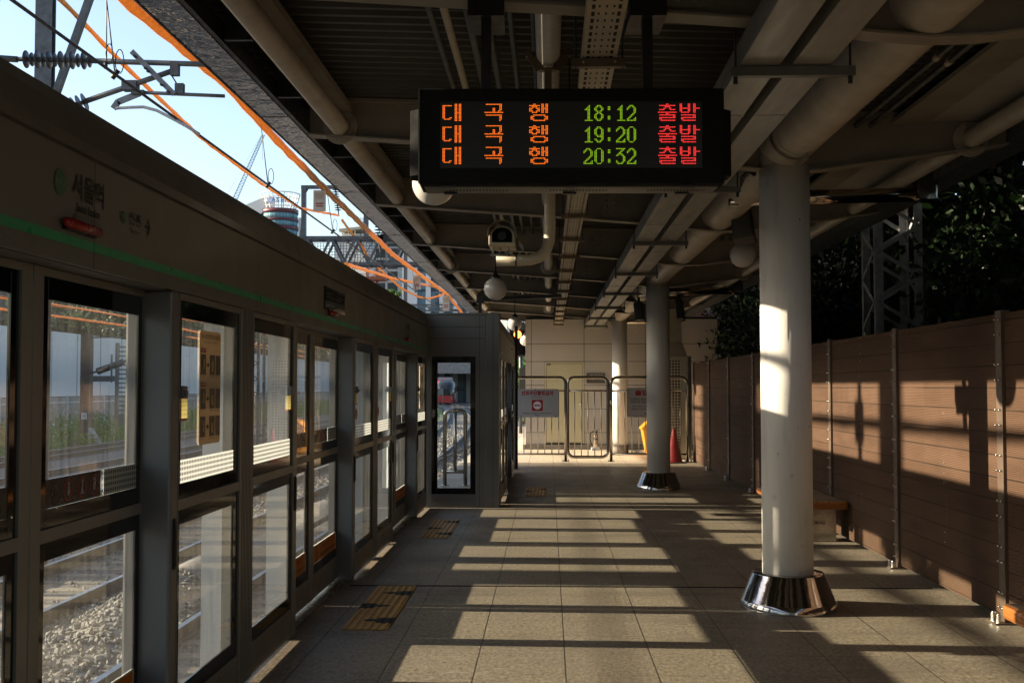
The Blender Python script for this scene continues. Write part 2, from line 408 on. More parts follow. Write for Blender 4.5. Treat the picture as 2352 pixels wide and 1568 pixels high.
MT['bandglass'] = facade_mat('teal_ribbon_glazing', (0.45, 0.55, 0.55), (0.04, 0.13, 0.18), 2.1, 50.0, 0.06, 0.0, g2=(0.12, 0.25, 0.30))
MT['office'] = facade_mat('office_windows', (0.33, 0.32, 0.31), (0.025, 0.035, 0.04), 3.6, 3.3, 0.16, 0.22)
MT['strips'] = facade_mat('blue_strip_glazing', (0.06, 0.09, 0.11), (0.04, 0.09, 0.12), 1.0, 4.2, 0.05, 0.12, g2=(0.16, 0.25, 0.29))
MT['greyoffice'] = facade_mat('grey_office_facade', (0.46, 0.47, 0.48), (0.22, 0.24, 0.26), 4.0, 3.6, 0.5, 0.55)
MT['craneblue'] = pm('pale_blue_crane_paint', (0.45, 0.60, 0.75), 0.5)
MT['craneorange'] = pm('orange_crane_paint', (0.34, 0.09, 0.025), 0.5)
MT['trainred'] = pm('red_train_paint', (0.55, 0.035, 0.03), 0.25, var=0.08)
MT['traindark'] = pm('black_train_nose', (0.02, 0.022, 0.025), 0.12, var=0.2, rvar=0.04)
MT['trainroof'] = pm('grey_train_roof', (0.4, 0.42, 0.44), 0.4)
MT['tail'] = emit('tail_lamp_glow', (1.0, 0.05, 0.03), 6)
MT['signalred'] = emit('signal_lamp_glow', (1.0, 0.10, 0.02), 6)
MT['led_o'] = emit('led_orange', (1.0, 0.17, 0.015), 0.62)
MT['led_r'] = emit('led_red', (1.0, 0.04, 0.04), 0.62)
MT['led_g'] = emit('led_green', (0.42, 0.80, 0.02), 0.30)
MT['tactile'] = pm('ochre_tactile_rubber', (0.44, 0.23, 0.045), 0.45, var=0.12, vscale=10)
MT['dotband'] = grid_dots('white_dot_film', (0.66, 0.67, 0.66), (0.05, 0.05, 0.05), 0.0225, 0.36, ax='YZ', glassy=False)
MT['dotdark'] = grid_dots('grey_dot_film', (0.30, 0.34, 0.32), (0.015, 0.016, 0.016), 0.0225, 0.36, ax='YZ')
translucent(MT['dotband'], .35); translucent(MT['orange'], .45)
MT['film'] = pm('dark_sticker_film', (0.02, 0.02, 0.022), 0.3)
MT['redfilm'] = pm('dull_red_print', (0.30, 0.03, 0.02), 0.4)
MT['greyfilm'] = pm('pale_icon_print', (0.40, 0.40, 0.39), 0.4)

# ------------------------------------------------------------------ mesh builder
TXT = bpy.data.scenes.new('lettering_bench')
class MB:
    def __init__(s):
        s.v, s.f, s.m, s.s, s.cur = [], [], [], [], 0
    def mat(s, i):
        s.cur = i
        return s
    def face(s, idx, smooth=False):
        s.f.append(idx); s.m.append(s.cur); s.s.append(smooth)
    def add(s, vs):
        n = len(s.v)
        s.v.extend([Vector(p) for p in vs])
        return n
    def box(s, x0, x1, y0, y1, z0, z1):
        n = s.add([(x, y, z) for z in (z0, z1) for y in (y0, y1) for x in (x0, x1)])
        for q in ((0, 2, 3, 1), (4, 5, 7, 6), (0, 1, 5, 4), (2, 6, 7, 3), (0, 4, 6, 2), (1, 3, 7, 5)):
            s.face([n + i for i in q])
        return s
    def bar(s, p, q, w, h, up=(0, 0, 1)):
        p, q = Vector(p), Vector(q)
        d = (q - p).normalized()
        u = Vector(up)
        sd = d.cross(u)
        if sd.length < 1e-4:
            sd = d.cross(Vector((1, 0, 0)))
        sd.normalize(); u = sd.cross(d)
        sd *= w / 2; u = u * (h / 2)
        n = s.add([p - sd - u, p + sd - u, p + sd + u, p - sd + u, q - sd - u, q + sd - u, q + sd + u, q - sd + u])
        for k in ((0, 1, 2, 3), (4, 7, 6, 5), (0, 4, 5, 1), (1, 5, 6, 2), (2, 6, 7, 3), (3, 7, 4, 0)):
            s.face([n + i for i in k])
        return s
    def cyl(s, p, q, r, r2=None, n=16, caps=True, smooth=True):
        p, q = Vector(p), Vector(q)
        r2 = r if r2 is None else r2
        d = (q - p).normalized()
        a = d.cross(Vector((0, 0, 1)))
        if a.length < 1e-4:
            a = Vector((1, 0, 0))
        a.normalize(); b = d.cross(a)
        ring = [(a * math.cos(t) + b * math.sin(t)) for t in (2 * math.pi * i / n for i in range(n))]
        k = s.add([p + c * r for c in ring] + [q + c * r2 for c in ring])
        for i in range(n):
            j = (i + 1) % n
            s.face([k + i, k + j, k + n + j, k + n + i], smooth)
        if caps:
            s.face([k + i for i in reversed(range(n))]); s.face([k + n + i for i in range(n)])
        return s
    def tube(s, pts, r, n=8, caps=True, radii=None):
        pts = [Vector(p) for p in pts]
        prev = None
        rings = []
        for i, p in enumerate(pts):
            d = (pts[min(i + 1, len(pts) - 1)] - pts[max(i - 1, 0)]).normalized()
            if prev is None:
                a = d.cross(Vector((0, 0, 1)))
                if a.length < 1e-3:
                    a = d.cross(Vector((1, 0, 0)))
            else:
                a = prev - d * prev.dot(d)
            a.normalize(); b = d.cross(a); prev = a
            rr = radii[i] if radii else r
            rings.append(s.add([p + (a * math.cos(2 * math.pi * k / n) + b * math.sin(2 * math.pi * k / n)) * rr for k in range(n)]))
        for i in range(len(rings) - 1):
            for k in range(n):
                j = (k + 1) % n
                s.face([rings[i] + k, rings[i] + j, rings[i + 1] + j, rings[i + 1] + k], True)
        if caps:
            s.face([rings[0] + k for k in reversed(range(n))]); s.face([rings[-1] + k for k in range(n)])
        return s
    def prism(s, poly, axis, a0, a1):
        def mk(p, a):
            return {'X': (a, p[0], p[1]), 'Y': (p[0], a, p[1]), 'Z': (p[0], p[1], a)}[axis]
        n = len(poly)
        k = s.add([mk(p, a0) for p in poly] + [mk(p, a1) for p in poly])
        s.face([k + i for i in range(n)]); s.face([k + n + i for i in reversed(range(n))])
        for i in range(n):
            j = (i + 1) % n
            s.face([k + i, k + n + i, k + n + j, k + j])
        return s
    def lathe(s, prof, c, n=24, smooth=True):
        c = Vector(c)
        k = s.add([c + Vector((r * math.cos(2 * math.pi * i / n), r * math.sin(2 * math.pi * i / n), z)) for r, z in prof for i in range(n)])
        for a in range(len(prof) - 1):
            for i in range(n):
                j = (i + 1) % n
                s.face([k + a * n + i, k + a * n + j, k + (a + 1) * n + j, k + (a + 1) * n + i], smooth)
        return s
    def sphere(s, c, r, n=20, m=12, sz=1.0):
        prof = [(r * math.sin(math.pi * i / m), -r * sz * math.cos(math.pi * i / m)) for i in range(m + 1)]
        prof[0] = (0.0005, prof[0][1]); prof[-1] = (0.0005, prof[-1][1])
        return s.lathe(prof, c, n)
    def quad(s, a, b, c, d):
        k = s.add([a, b, c, d]); s.face([k, k + 1, k + 2, k + 3])
        return s
    def rectX(s, x, y0, y1, z0, z1):      # sheet facing +X
        return s.quad((x, y0, z0), (x, y1, z0), (x, y1, z1), (x, y0, z1))
    def rectY(s, y, x0, x1, z0, z1):      # sheet facing -Y
        return s.quad((x0, y, z0), (x1, y, z0), (x1, y, z1), (x0, y, z1))
    def text(s, body, size, p, xd, yd, align='CENTER', width=None, bold=0.0, shear=0.0):
        cu = bpy.data.curves.new('t', 'FONT')
        cu.body = body; cu.size = 1.0; cu.align_x = align; cu.align_y = 'CENTER'; cu.resolution_u = 2; cu.offset = bold; cu.shear = shear
        o = bpy.data.objects.new('t', cu); TXT.collection.objects.link(o)
        TXT.view_layers[0].update()
        me = bpy.data.meshes.new_from_object(o.evaluated_get(TXT.view_layers[0].depsgraph))
        xs = [v.co.x for v in me.vertices] or [0, 1]
        w = max(xs) - min(xs) or 1
        kx = size if width is None else width / w
        p, xd, yd = Vector(p), Vector(xd), Vector(yd)
        k = s.add([p + xd * (v.co.x * kx) + yd * (v.co.y * size) for v in me.vertices])
        for f in me.polygons:
            s.face([k + i for i in f.vertices])
        bpy.data.objects.remove(o); bpy.data.meshes.remove(me); bpy.data.curves.remove(cu)
        return s
    def build(s, name, mats, parent=None, bevel=0.0, loc=None):
        mats = mats if isinstance(mats, (list, tuple)) else [mats]
        me = bpy.data.meshes.new(name)
        if parent is not None:
            org = ORG[parent.name]
        elif loc is not None:
            org = Vector(loc)
        else:
            xs = [v.x for v in s.v]; ys = [v.y for v in s.v]; zs = [v.z for v in s.v]
            org = Vector(((min(xs) + max(xs)) / 2, (min(ys) + max(ys)) / 2, min(zs)))
        me.from_pydata([tuple(v - org) for v in s.v], [], s.f)
        for m in mats:
            me.materials.append(MT[m] if isinstance(m, str) else m)
        me.polygons.foreach_set('material_index', s.m)
        me.polygons.foreach_set('use_smooth', s.s)
        me.update()
        o = bpy.data.objects.new(name, me)
        COL.objects.link(o)
        if parent is not None:
            o.parent = parent
        else:
            o.location = org
        ORG[o.name] = org
        if bevel:
            md = o.modifiers.new('bevel', 'BEVEL'); md.width = bevel; md.segments = 2; md.limit_method = 'ANGLE'; md.angle_limit = R(40)
            md.harden_normals = False
        return o

def thing(name, label, cat, loc=(0, 0, 0), group=None):
    o = bpy.data.objects.new(name, None)
    o.empty_display_size = 0.1
    COL.objects.link(o)
    o.location = loc
    o['label'] = label; o['category'] = cat
    if group:
        o['group'] = group
    ORG[o.name] = Vector(loc)
    return o

def tag(o, label, cat, group=None):
    o['label'] = label; o['category'] = cat
    if group:
        o['group'] = group
    return o

def struct(o, kind='structure'):
    o['kind'] = kind
    return o

def copy_tree(o, parent=None):
    c = o.copy(); COL.objects.link(c)
    ORG[c.name] = ORG[o.name]
    if parent is not None:
        c.parent = parent
    for ch in list(o.children):
        copy_tree(ch, c)
    return c

XA, YA, ZA = Vector((1, 0, 0)), Vector((0, 1, 0)), Vector((0, 0, 1))
def lerp(a, b, t):
    return a + (b - a) * t

# ------------------------------------------------------------------ world, sun, camera
SUN_EL, SUN_AZ = 19.8, -1.7
w = bpy.data.worlds.new('World'); S.world = w; w.use_nodes = True
nt = w.node_tree
bg = nt.nodes['Background']
sky = nt.nodes.new('ShaderNodeTexSky'); sky.sky_type = 'NISHITA'; sky.sun_disc = False
sky.sun_elevation = R(SUN_EL); sky.sun_rotation = R(-90); sky.altitude = 50; sky.air_density = 1.0; sky.dust_density = 1.8; sky.ozone_density = 1.0
nt.links.new(sky.outputs[0], bg.inputs[0]); bg.inputs[1].default_value = 0.105
sl = bpy.data.lights.new('sun', 'SUN'); sl.energy = 5.0; sl.angle = R(0.5); sl.color = (1.0, 0.84, 0.61)
so = bpy.data.objects.new('sun', sl); COL.objects.link(so)
so.rotation_euler = (0, -R(90 - SUN_EL), R(SUN_AZ)); so.location = (-20, 5, 15)
cd = bpy.data.cameras.new('camera'); cam = bpy.data.objects.new('camera', cd); COL.objects.link(cam)
cd.sensor_width = 36; cd.lens = FPX / 2352 * 36; cd.clip_end = 5000; cd.clip_start = 0.05
cam.location = (0, 0, CAMH); cam.rotation_euler = (R(90) + PITCH, 0, YAW)
S.camera = cam
S.view_settings.view_transform = 'Standard'; S.view_settings.look = 'None'; S.view_settings.exposure = 1.62; S.view_settings.gamma = 1
S.render.engine = 'CYCLES'
S.cycles.use_denoising = True
S.cycles.max_bounces = 10; S.cycles.transparent_max_bounces = 24; S.cycles.diffuse_bounces = 5; S.cycles.glossy_bounces = 5

# ------------------------------------------------------------------ setting: ground, platform
def track_x(x0, y):
    return x0 - (0.00055 * (y - 30) ** 2 if y > 30 else 0)

b = MB(); b.box(-2500, 3000, -400, 4000, -2.4, -1.6); struct(b.build('ground', 'earth'))
b = MB()
ys = [-20 + i * 4 for i in range(62)]
k = b.add([p for y in ys for p in ((track_x(-1.8, y), y, -1.32), (track_x(-22.6, y), y, -1.32), (track_x(-23.6, y), y, -1.6))])
for i in range(len(ys) - 1):
    a = k + i * 3
    b.face([a, a + 3, a + 4, a + 1]); b.face([a + 1, a + 4, a + 5, a + 2])
struct(b.build('track_bed', 'ballast'))
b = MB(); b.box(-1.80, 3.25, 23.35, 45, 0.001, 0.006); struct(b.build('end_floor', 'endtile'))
b = MB(); b.box(-1.80, 3.25, -14, 45, -1.45, 0.0)
struct(b.build('platform_floor', 'tile'))
b = MB(); b.box(-1.86, -1.803, -14, 45, -1.4, -0.012); b.box(-1.803, -1.765, -14, 14.5, 0.002, 0.010)
struct(b.build('platform_edge', 'concrete'))
b = MB()
b.box(-1.56, 2.95, 8.92, 8.945, 0.001, 0.005); struct(b.build('floor_joint', 'hole'))
b = MB()
nx, ny = 26, 30
pts = {}
for i in range(nx + 1):
    for j in range(ny + 1):
        x = 3.26 + 34 * (i / nx) ** 1.4; y = -14 + 75 * j / ny
        z = -0.15 + 5.2 / (1 + math.exp(-(x - 10.5) / 2.0)) + 0.35 * math.sin(x * 1.3 + y * 0.7) * min(1, (x - 3.2) / 4)
        pts[i, j] = b.add([(x, y, z)])
for i in range(nx):
    for j in range(ny):
        b.face([pts[i, j], pts[i + 1, j], pts[i + 1, j + 1], pts[i, j + 1]], True)
struct(b.build('wooded_bank', 'soil'))

# ------------------------------------------------------------------ tactile paving
def tactile(y0, y1, x0, patches, label):
    t = thing('tactile_paving', label, 'tactile paving', ((x0 + x0 + .3) / 2, (y0 + y1) / 2, 0), 'tactile paving blocks by the doors')
    x1 = x0 + 0.3
    m = MB(); m.box(x0, x1, y0, y1, 0.001, 0.007)
    n = int(round((y1 - y0) / 0.05))
    for i in range(6):
        for j in range(n):
            cx, cy = x0 + 0.025 + i * 0.05, y0 + 0.025 + j * 0.05
            m.lathe([(0.018, 0.006), (0.015, 0.0105), (0.009, 0.012), (0.0004, 0.012)], (cx, cy, 0), 8)
    m.build('dotted_mat', 'tactile', t)
    for (side, yc, ln) in patches:
        q = MB()
        xe = x1 if side > 0 else x0
        poly = [(xe, yc - .12), (xe - side * .10, yc - .085), (xe - side * .11, yc - .05), (xe - side * .19, yc - .02), (xe - side * ln, yc + .02), (xe - side * .15, yc + .05), (xe - side * .07, yc + .09), (xe, yc + .10)]
        if side < 0:
            poly = poly[::-1]
        q.prism(poly, 'Z', 0.0065, 0.0085)
        for i in range(6):
            for j in range(n):
                cx, cy = x0 + 0.025 + i * 0.05, y0 + 0.025 + j * 0.05
                if abs(cy - yc) < 0.10 * (1 - abs(cx - xe) / ln) and abs(cx - xe) < ln:
                    q.lathe([(0.0188, 0.006), (0.0158, 0.011), (0.0098, 0.0128), (0.0004, 0.0128)], (cx, cy, 0), 8)
        q.build('worn_black_patch', 'rubber', t)
    return t
tactile(7.30, 8.90, -1.33, [(1, 7.58, .20), (-1, 8.08, .22), (1, 8.58, .22)], 'nearest ochre tactile strip with black worn patches beside the screen doors')
tactile(11.75, 13.35, -1.33, [(1, 12.05, .2), (-1, 12.5, .2), (1, 13.1, .2)], 'middle ochre tactile strip in front of the second pair of screen doors')
tactile(16.25, 17.7, -0.34, [(-1, 16.95, .16), (1, 17.3, .14)], 'farthest small ochre tactile strip beyond the end of the near screen doors')

# ------------------------------------------------------------------ platform screen doors
Z_HB = 1.957
def psd_frame(m, x, y0, y1, sl, sr, bl, br, thick=0.04):
    """door frame (mat 0) with black glass border (mat 1); returns clear pane rectangles"""
    m.mat(0)
    xb = x - thick
    if sl > 0: m.box(xb, x, y0, y0 + sl, 0.03, 1.953)
    if sr > 0: m.box(xb, x, y1 - sr, y1, 0.03, 1.953)
    a, c = y0 + sl, y1 - sr
    m.box(xb, x - .001, a, c, 1.925, 1.953)
    m.box(xb, x - .001, a, c, 1.027, 1.073)
    m.box(xb, x - .004, a, c, 0.03, 0.200)
    for i in range(9):
        z = 0.045 + i * 0.016
        m.box(x - .004, x - .0005, a, c, z, z + 0.008)
    m.mat(1)
    xg0, xg1 = x - .022, x - .010
    rects = []
    for z0, z1, t0, t1 in ((1.073, 1.925, .064, .077), (0.200, 1.027, .072, .064)):
        m.box(xg0, xg1, a, a + bl, z0, z1); m.box(xg0, xg1, c - br, c, z0, z1)
        m.box(xg0, xg1, a + bl, c - br, z0, z0 + t0); m.box(xg0, xg1, a + bl, c - br, z1 - t1, z1)
        rects.append((a + bl, c - br, z0 + t0, z1 - t1))
    return rects

def panes(par, x, rects, mat='glass'):
    for (a, c, z0, z1), nm in zip(rects, ('upper_pane', 'lower_pane')):
        MB().rectX(x - .016, a, c, z0, z1).build(nm, mat, par)

def exit_sticker(par, x, y, left=True):
    m = MB()
    m.mat(0).rectX(x, y, y + .115, 1.415, 1.50); m.mat(1).rectX(x + .001, y + .03, y + .115, 1.50, 1.553)
    m.mat(1).rectX(x + .0006, y, y + .115, 1.407, 1.4155)
    m.mat(2)
    m.text('비상문', .028, (x + .002, y + .078, 1.532), YA, ZA, bold=.01)
    m.mat(4).text('EXIT', .015, (x + .002, y + .078, 1.510), YA, ZA)
    m.mat(3)
    for i, tx in enumerate(('비상시 열차 고정문', '손잡이 대피를 돕기 위한', '비상문으로 평상시에는', '통행할 수 없습니다')):
        m.text(tx, .0105, (x + .002, y + .057, 1.487 - i * .018), YA, ZA, width=.10)
    m.build('exit_sticker', ['yellowsign', 'redsign', 'whitesign', 'ink', 'cream'], par)
    q = MB(); q.box(x - .004, x + .022, y - .012, y + .028, 1.503, 1.556); q.box(x + .022, x + .034, y - .006, y + .022, 1.51, 1.535)
    q.build('push_handle', 'psd_grey', par, bevel=.003)

def poster(par, x, y0, y1, z0, z1):
    m = MB()
    rr = .02; poly = []
    for cy, cz, a0 in ((y1 - rr, z1 - rr, 0), (y0 + rr, z1 - rr, 90), (y0 + rr, z0 + rr, 180), (y1 - rr, z0 + rr, 270)):
        for k in range(5):
            t = R(a0 + k * 22.5); poly.append((cy + rr * math.cos(t), cz + rr * math.sin(t)))
    m.mat(0).prism(poly, 'X', x, x + .0015)
    xx = x + .0025; w = y1 - y0; cy = (y0 + y1) / 2; h = z1 - z0
    Z = lambda f: z1 - f * h
    m.mat(1).text('비상시 승강장 안전문 수동 개방요령', h * .05, (xx, cy, Z(.055)), YA, ZA, width=w * .88, bold=.015)
    m.text('How to open the door in an emergency', h * .026, (xx, cy, Z(.098)), YA, ZA, width=w * .66)
    for i, (f0, lab, f1, f2) in enumerate(((.155, '출입문', .21, .39), (.455, '비상문', .51, .69), (None, '', .755, .935))):
        if f0:
            m.mat(2).rectX(xx, y0 + w * .04, y0 + w * .28, Z(f0 + .038), Z(f0))
            m.mat(4).text(lab, h * .022, (xx + .001, y0 + w * .16, Z(f0 + .019)), YA, ZA, width=w * .17)
        for a, c in ((.04, .28), (.46, .71), (.75, .98)):
            m.mat(3).rectX(xx, y0 + w * a, y0 + w * c, Z(f2), Z(f1))
        m.mat(5).rectX(xx + .001, y0 + w * .54, y0 + w * .63, Z(f2 - .03), Z(f1 + .06))
        m.rectX(xx + .001, y0 + w * .16, y0 + w * .21, Z(f2 - .05), Z(f1 + .04))
        am = (f1 + f2) / 2
        m.mat(1).rectX(xx, y0 + w * .31, y0 + w * .40, Z(am + .008), Z(am - .008))
        m.quad((xx, y0 + w * .36, Z(am - .03)), (xx, y0 + w * .44, Z(am)), (xx, y0 + w * .44, Z(am)), (xx, y0 + w * .36, Z(am + .03)))
        m.text(('승강문', '비상문', '열차문')[i], h * .017, (xx, y0 + w * .16, Z(f2 + .018)), YA, ZA)
        m.text(('작은 문을 양쪽으로 열고 나간다', '손잡이를 밀고 나간다', '손잡이를 밀고 나간다')[i], h * .017, (xx, y0 + w * .70, Z(f2 + .018)), YA, ZA, width=w * .5)
    m.build('emergency_poster', ['cream', 'ink', 'redsign', 'photo', 'whitesign', 'yellowsign'], par)

def warn_sticker(par, x, y0, y1, kind):
    m = MB()
    m.mat(2).rectX(x, y0, y1, .25, .40)
    m.mat(0).rectX(x + .0008, y0 + .008, y1 - .008, .257, .393)
    xx = x + .002; w = y1 - y0
    m.mat(1)
    ty, tz, r = y0 + w * .13, .318, .048
    P3 = [(ty, tz + r * 1.05), (ty + r, tz - r * .8), (ty - r, tz - r * .8)]; Q3 = [(ty, tz + r * .68), (ty + r * .7, tz - r * .62), (ty - r * .7, tz - r * .62)]
    for i in range(3):
        j = (i + 1) % 3
        m.quad((xx, *P3[i]), (xx, *P3[j]), (xx, *Q3[j]), (xx, *Q3[i]))
    m.rectX(xx, ty - .004, ty + .004, tz - .008, tz + .025); m.rectX(xx, ty - .004, ty + .004, tz - .024, tz - .016)
    t1, t2 = (('무리한 승하차 금지', '사고발생, 열차지연의 원인이 됩니다'), ('발빠짐 주의', '타는 곳 사이가 넓습니다'))[kind]
    m.mat(3).text(t1, .042, (xx, y0 + w * .60, .357), YA, ZA, width=w * .5, bold=.02)
    m.mat(1).text(t2, .032, (xx, y0 + w * .61, .303), YA, ZA, width=w * .70, bold=.02)
    m.build('warning_sticker', ['orange_st', 'ink', 'whitesign', 'redsign'], par)

def ring(m, x, cy, cz, r0, r1, n=18):
    for i in range(n):
        a, c = 2 * math.pi * i / n, 2 * math.pi * (i + 1) / n
        m.quad((x, cy + r0 * math.cos(a), cz + r0 * math.sin(a)), (x, cy + r1 * math.cos(a), cz + r1 * math.sin(a)), (x, cy + r1 * math.cos(c), cz + r1 * math.sin(c)), (x, cy + r0 * math.cos(c), cz + r0 * math.sin(c)))
    return m

def picto_band(par, x, y0, y1, flip):
    """film along the foot of the upper pane: arrow, three prohibition pictograms, dots"""
    m = MB(); w = y1 - y0
    Y = (lambda f: y0 + f * w) if not flip else (lambda f: y1 - f * w)
    def rect(f0, f1, z0, z1, dx=0):
        a, c = sorted((Y(f0), Y(f1))); m.rectX(x + dx, a, c, z0, z1)
    m.mat(0); rect(0, .56, 1.138, 1.236)
    m.mat(1); rect(.60, 1.0, 1.138, 1.236)
    sgn = -1 if flip else 1
    m.mat(3); ring(m, x + .001, Y(.1), 1.187, .034, .038)
    m.quad((x + .001, Y(.1) - sgn * .012, 1.205), (x + .001, Y(.1) - sgn * .012, 1.169), (x + .001, Y(.1) + sgn * .018, 1.187), (x + .001, Y(.1) + sgn * .018, 1.187))
    for i, f in enumerate((.22, .36, .49)):
        m.mat(2); ring(m, x + .001, Y(f), 1.187, .033, .040)
        m.quad((x + .0016, Y(f) - .026, 1.211), (x + .0016, Y(f) - .022, 1.215), (x + .0016, Y(f) + .026, 1.163), (x + .0016, Y(f) + .022, 1.159))
        m.mat(4); cy = Y(f)
        m.rectX(x + .0012, cy - .008, cy + .008, 1.168, 1.198); ring(m, x + .0012, cy + .003, 1.208, .0, .008, 8)
        if i == 1: m.rectX(x + .0012, cy - .018, cy + .018, 1.163, 1.168)
        if i == 2: m.rectX(x + .0012, cy - .014, cy - .009, 1.18, 1.212); m.rectX(x + .0012, cy + .009, cy + .014, 1.18, 1.208)
        if i == 0: m.rectX(x + .0012, cy + .008, cy + .017, 1.178, 1.184)
    m.build('pictogram_film', ['film', 'dotdark', 'redfilm', 'ink', 'greyfilm'], par)

def emergency_door(root, x, y0, y1, side, rich):
    m = MB()
    rects = psd_frame(m, x, y0, y1, *((.005, .035, .05, .08) if side == 0 else (.012, .10, .045, .045)))
    d = m.build('emergency_door', ['psd', 'blackglass'], root, bevel=.0015)
    panes(d, x, rects)
    a, c = rects[0][:2]
    MB().rectX(x - .012, a, c, 1.138, 1.236).build('dot_film', 'dotband', d)
    # grip
    yh = y0 - .05 if side == 0 else y1 - .055
    q = MB().box(x + .0005, x + .010, yh - .014, yh + .014, .79, 1.0); q.box(x + .010, x + .013, yh - .009, yh + .009, .80, .99)
    q.build('pull_handle', 'black', d, bevel=.002)
    if rich:
        exit_sticker(d, x - .008, a - .035 if side == 0 else c - .07)
        if side == 0 and rich > 1: poster(d, x - .0115, y0 + .31, y0 + .64, 1.288, 1.81)
        if rich == 1:
            mm = MB(); mm.mat(0); ring(mm, x - .0115, a + .06, 1.33, 0, .045); mm.mat(1); mm.rectX(x - .0105, a + .052, a + .068, 1.305, 1.345); ring(mm, x - .0105, a + .06, 1.36, 0, .009, 10)
            mm.build('red_disc_sticker', ['redsign', 'whitesign'], d)
        mm = MB().text('■ 안전유리', .012, (x - .0115, c - .05, .315), YA, ZA); mm.build('glass_mark', 'ink', d)
    return d

def sliding_door(root, x, y0, y1, far, kind):
    m = MB()
    rects = psd_frame(m, x, y0, y1, *((.075, .012, .055, .06) if far else (.012, .075, .06, .055)))
    d = m.build('sliding_door', ['psd', 'blackglass'], root, bevel=.0015)
    panes(d, x, rects)
    a, c = rects[0][:2]
    picto_band(d, x - .012, a, c, not far)
    warn_sticker(d, x - .012, a + .004, c - .004, kind)
    return d

def header_signs(root, x, yc, full=True):
    xx = x + .003
    m = MB()
    m.mat(0); ring(m, xx, yc - .125, 2.208, 0, .043, 24)
    m.mat(1).text('P313', .030, (xx + .001, yc - .125, 2.208), YA, ZA, width=.068)
    m.mat(2).text('서울역', .095, (xx, yc + .105, 2.212), YA, ZA, width=.265, bold=.025)
    m.text('Seoul Station', .040, (xx, yc + .10, 2.147), YA, ZA, width=.20, bold=.03)
    m.mat(3).text('首尔站', .026, (xx, yc + .012, 2.113), YA, ZA, width=.075); m.text('ソウルヨク', .024, (xx, yc + .17, 2.113), YA, ZA, width=.11)
    m.mat(0); ring(m, xx, yc + .42, 2.178, 0, .023, 20)
    m.mat(1).text('P314', .015, (xx + .001, yc + .42, 2.178), YA, ZA, width=.035)
    m.mat(2).text('신촌', .055, (xx, yc + .54, 2.182), YA, ZA, width=.125, bold=.010)
    m.text('Sinchon', .026, (xx, yc + .54, 2.138), YA, ZA, width=.085, bold=.006)
    m.mat(3).text('新村 シンチョン', .017, (xx, yc + .54, 2.112), YA, ZA, width=.11)
    m.mat(2).rectX(xx, yc + .64, yc + .69, 2.170, 2.178)
    for s_ in (1, -1):
        m.quad((xx, yc + .665, 2.174 + s_ * .028), (xx, yc + .677, 2.174 + s_ * .033), (xx, yc + .705, 2.174), (xx, yc + .69, 2.174))
    m.build('station_name', ['dgreen', 'lgreen', 'ink', 'greyink'], root)

def header_display(root, x, yc):
    m = MB(); m.box(x - .005, x + .012, yc - .26, yc + .50, 2.10, 2.258); d = m.build('door_display', 'blackglass', root, bevel=.002)
    q = MB()
    for r_ in range(2):
        for k in range(12):
            if rnd.random() < .85:
                y = yc - .20 + k * .045 + (.02 if k > 6 else 0); z = 2.215 - r_ * .055
                for (dy, dz, wy, wz) in ((0, 0, .02, .003), (.009, -.015, .003, .02), (0, -.028, .024, .003)):
                    if rnd.random() < .75: q.rectX(x + .0135, y + dy, y + dy + wy, z + dz, z + dz + wz)
    q.build('display_text', 'greyfilm', d)

def door_lamp(root, x, yc):
    m = MB()
    m.tube([(x + .022, yc - .115, 2.082), (x + .022, yc + .135, 2.082)], .017, 12)
    m.sphere((x + .022, yc - .115, 2.082), .017, 10, 6); m.sphere((x + .022, yc + .135, 2.082), .017, 10, 6)
    l = m.build('door_lamp', 'red', root)
    MB().box(x, x + .02, yc - .11, yc + .13, 2.060, 2.066).build('lamp_base', 'black', l)

def header(root, x, y0, y1, zt=2.58):
    pr = [(x - .36, 1.972), (x - .004, 1.972)]
    z = 1.957
    pr = [(x - .02, z), (x, z)]
    for i in range(6):
        pr += [(x, z + .006), (x - .0025, z + .0065), (x - .0025, z + .0085), (x, z + .009)]
        z += .0095
    pr += [(x, 2.325), (x - .02, 2.327), (x - .02, 2.341), (x - .002, 2.343), (x - .008, 2.385), (x - .010, 2.387), (x - .040, 2.485), (x - .043, 2.487), (x - .066, zt - .045), (x - .36, zt + .015), (x - .36, 1.975), (x - .02, 1.975)]
    h = MB().prism(pr[::-1], 'Y', y0, y1).build('header_casing', 'psd', root)
    # joints between casing lengths, green line stripe
    MB().rectX(x + .0012, y0, y1, 2.0155, 2.0475).build('green_stripe', 'green', root)
    q = MB()
    yy = y0 + 1.4
    while yy < y1 - .3:
        q.rectX(x + .0016, yy, yy + .004, 1.958, 2.325); yy += 4.425 / 2
    q.build('casing_joint', 'hole', root)
    # door track lining above the leaves
    MB().box(x - .30, x - .03, y0, y1, 1.955, 1.974).build('track_lining', 'psd_grey', root)
    return h

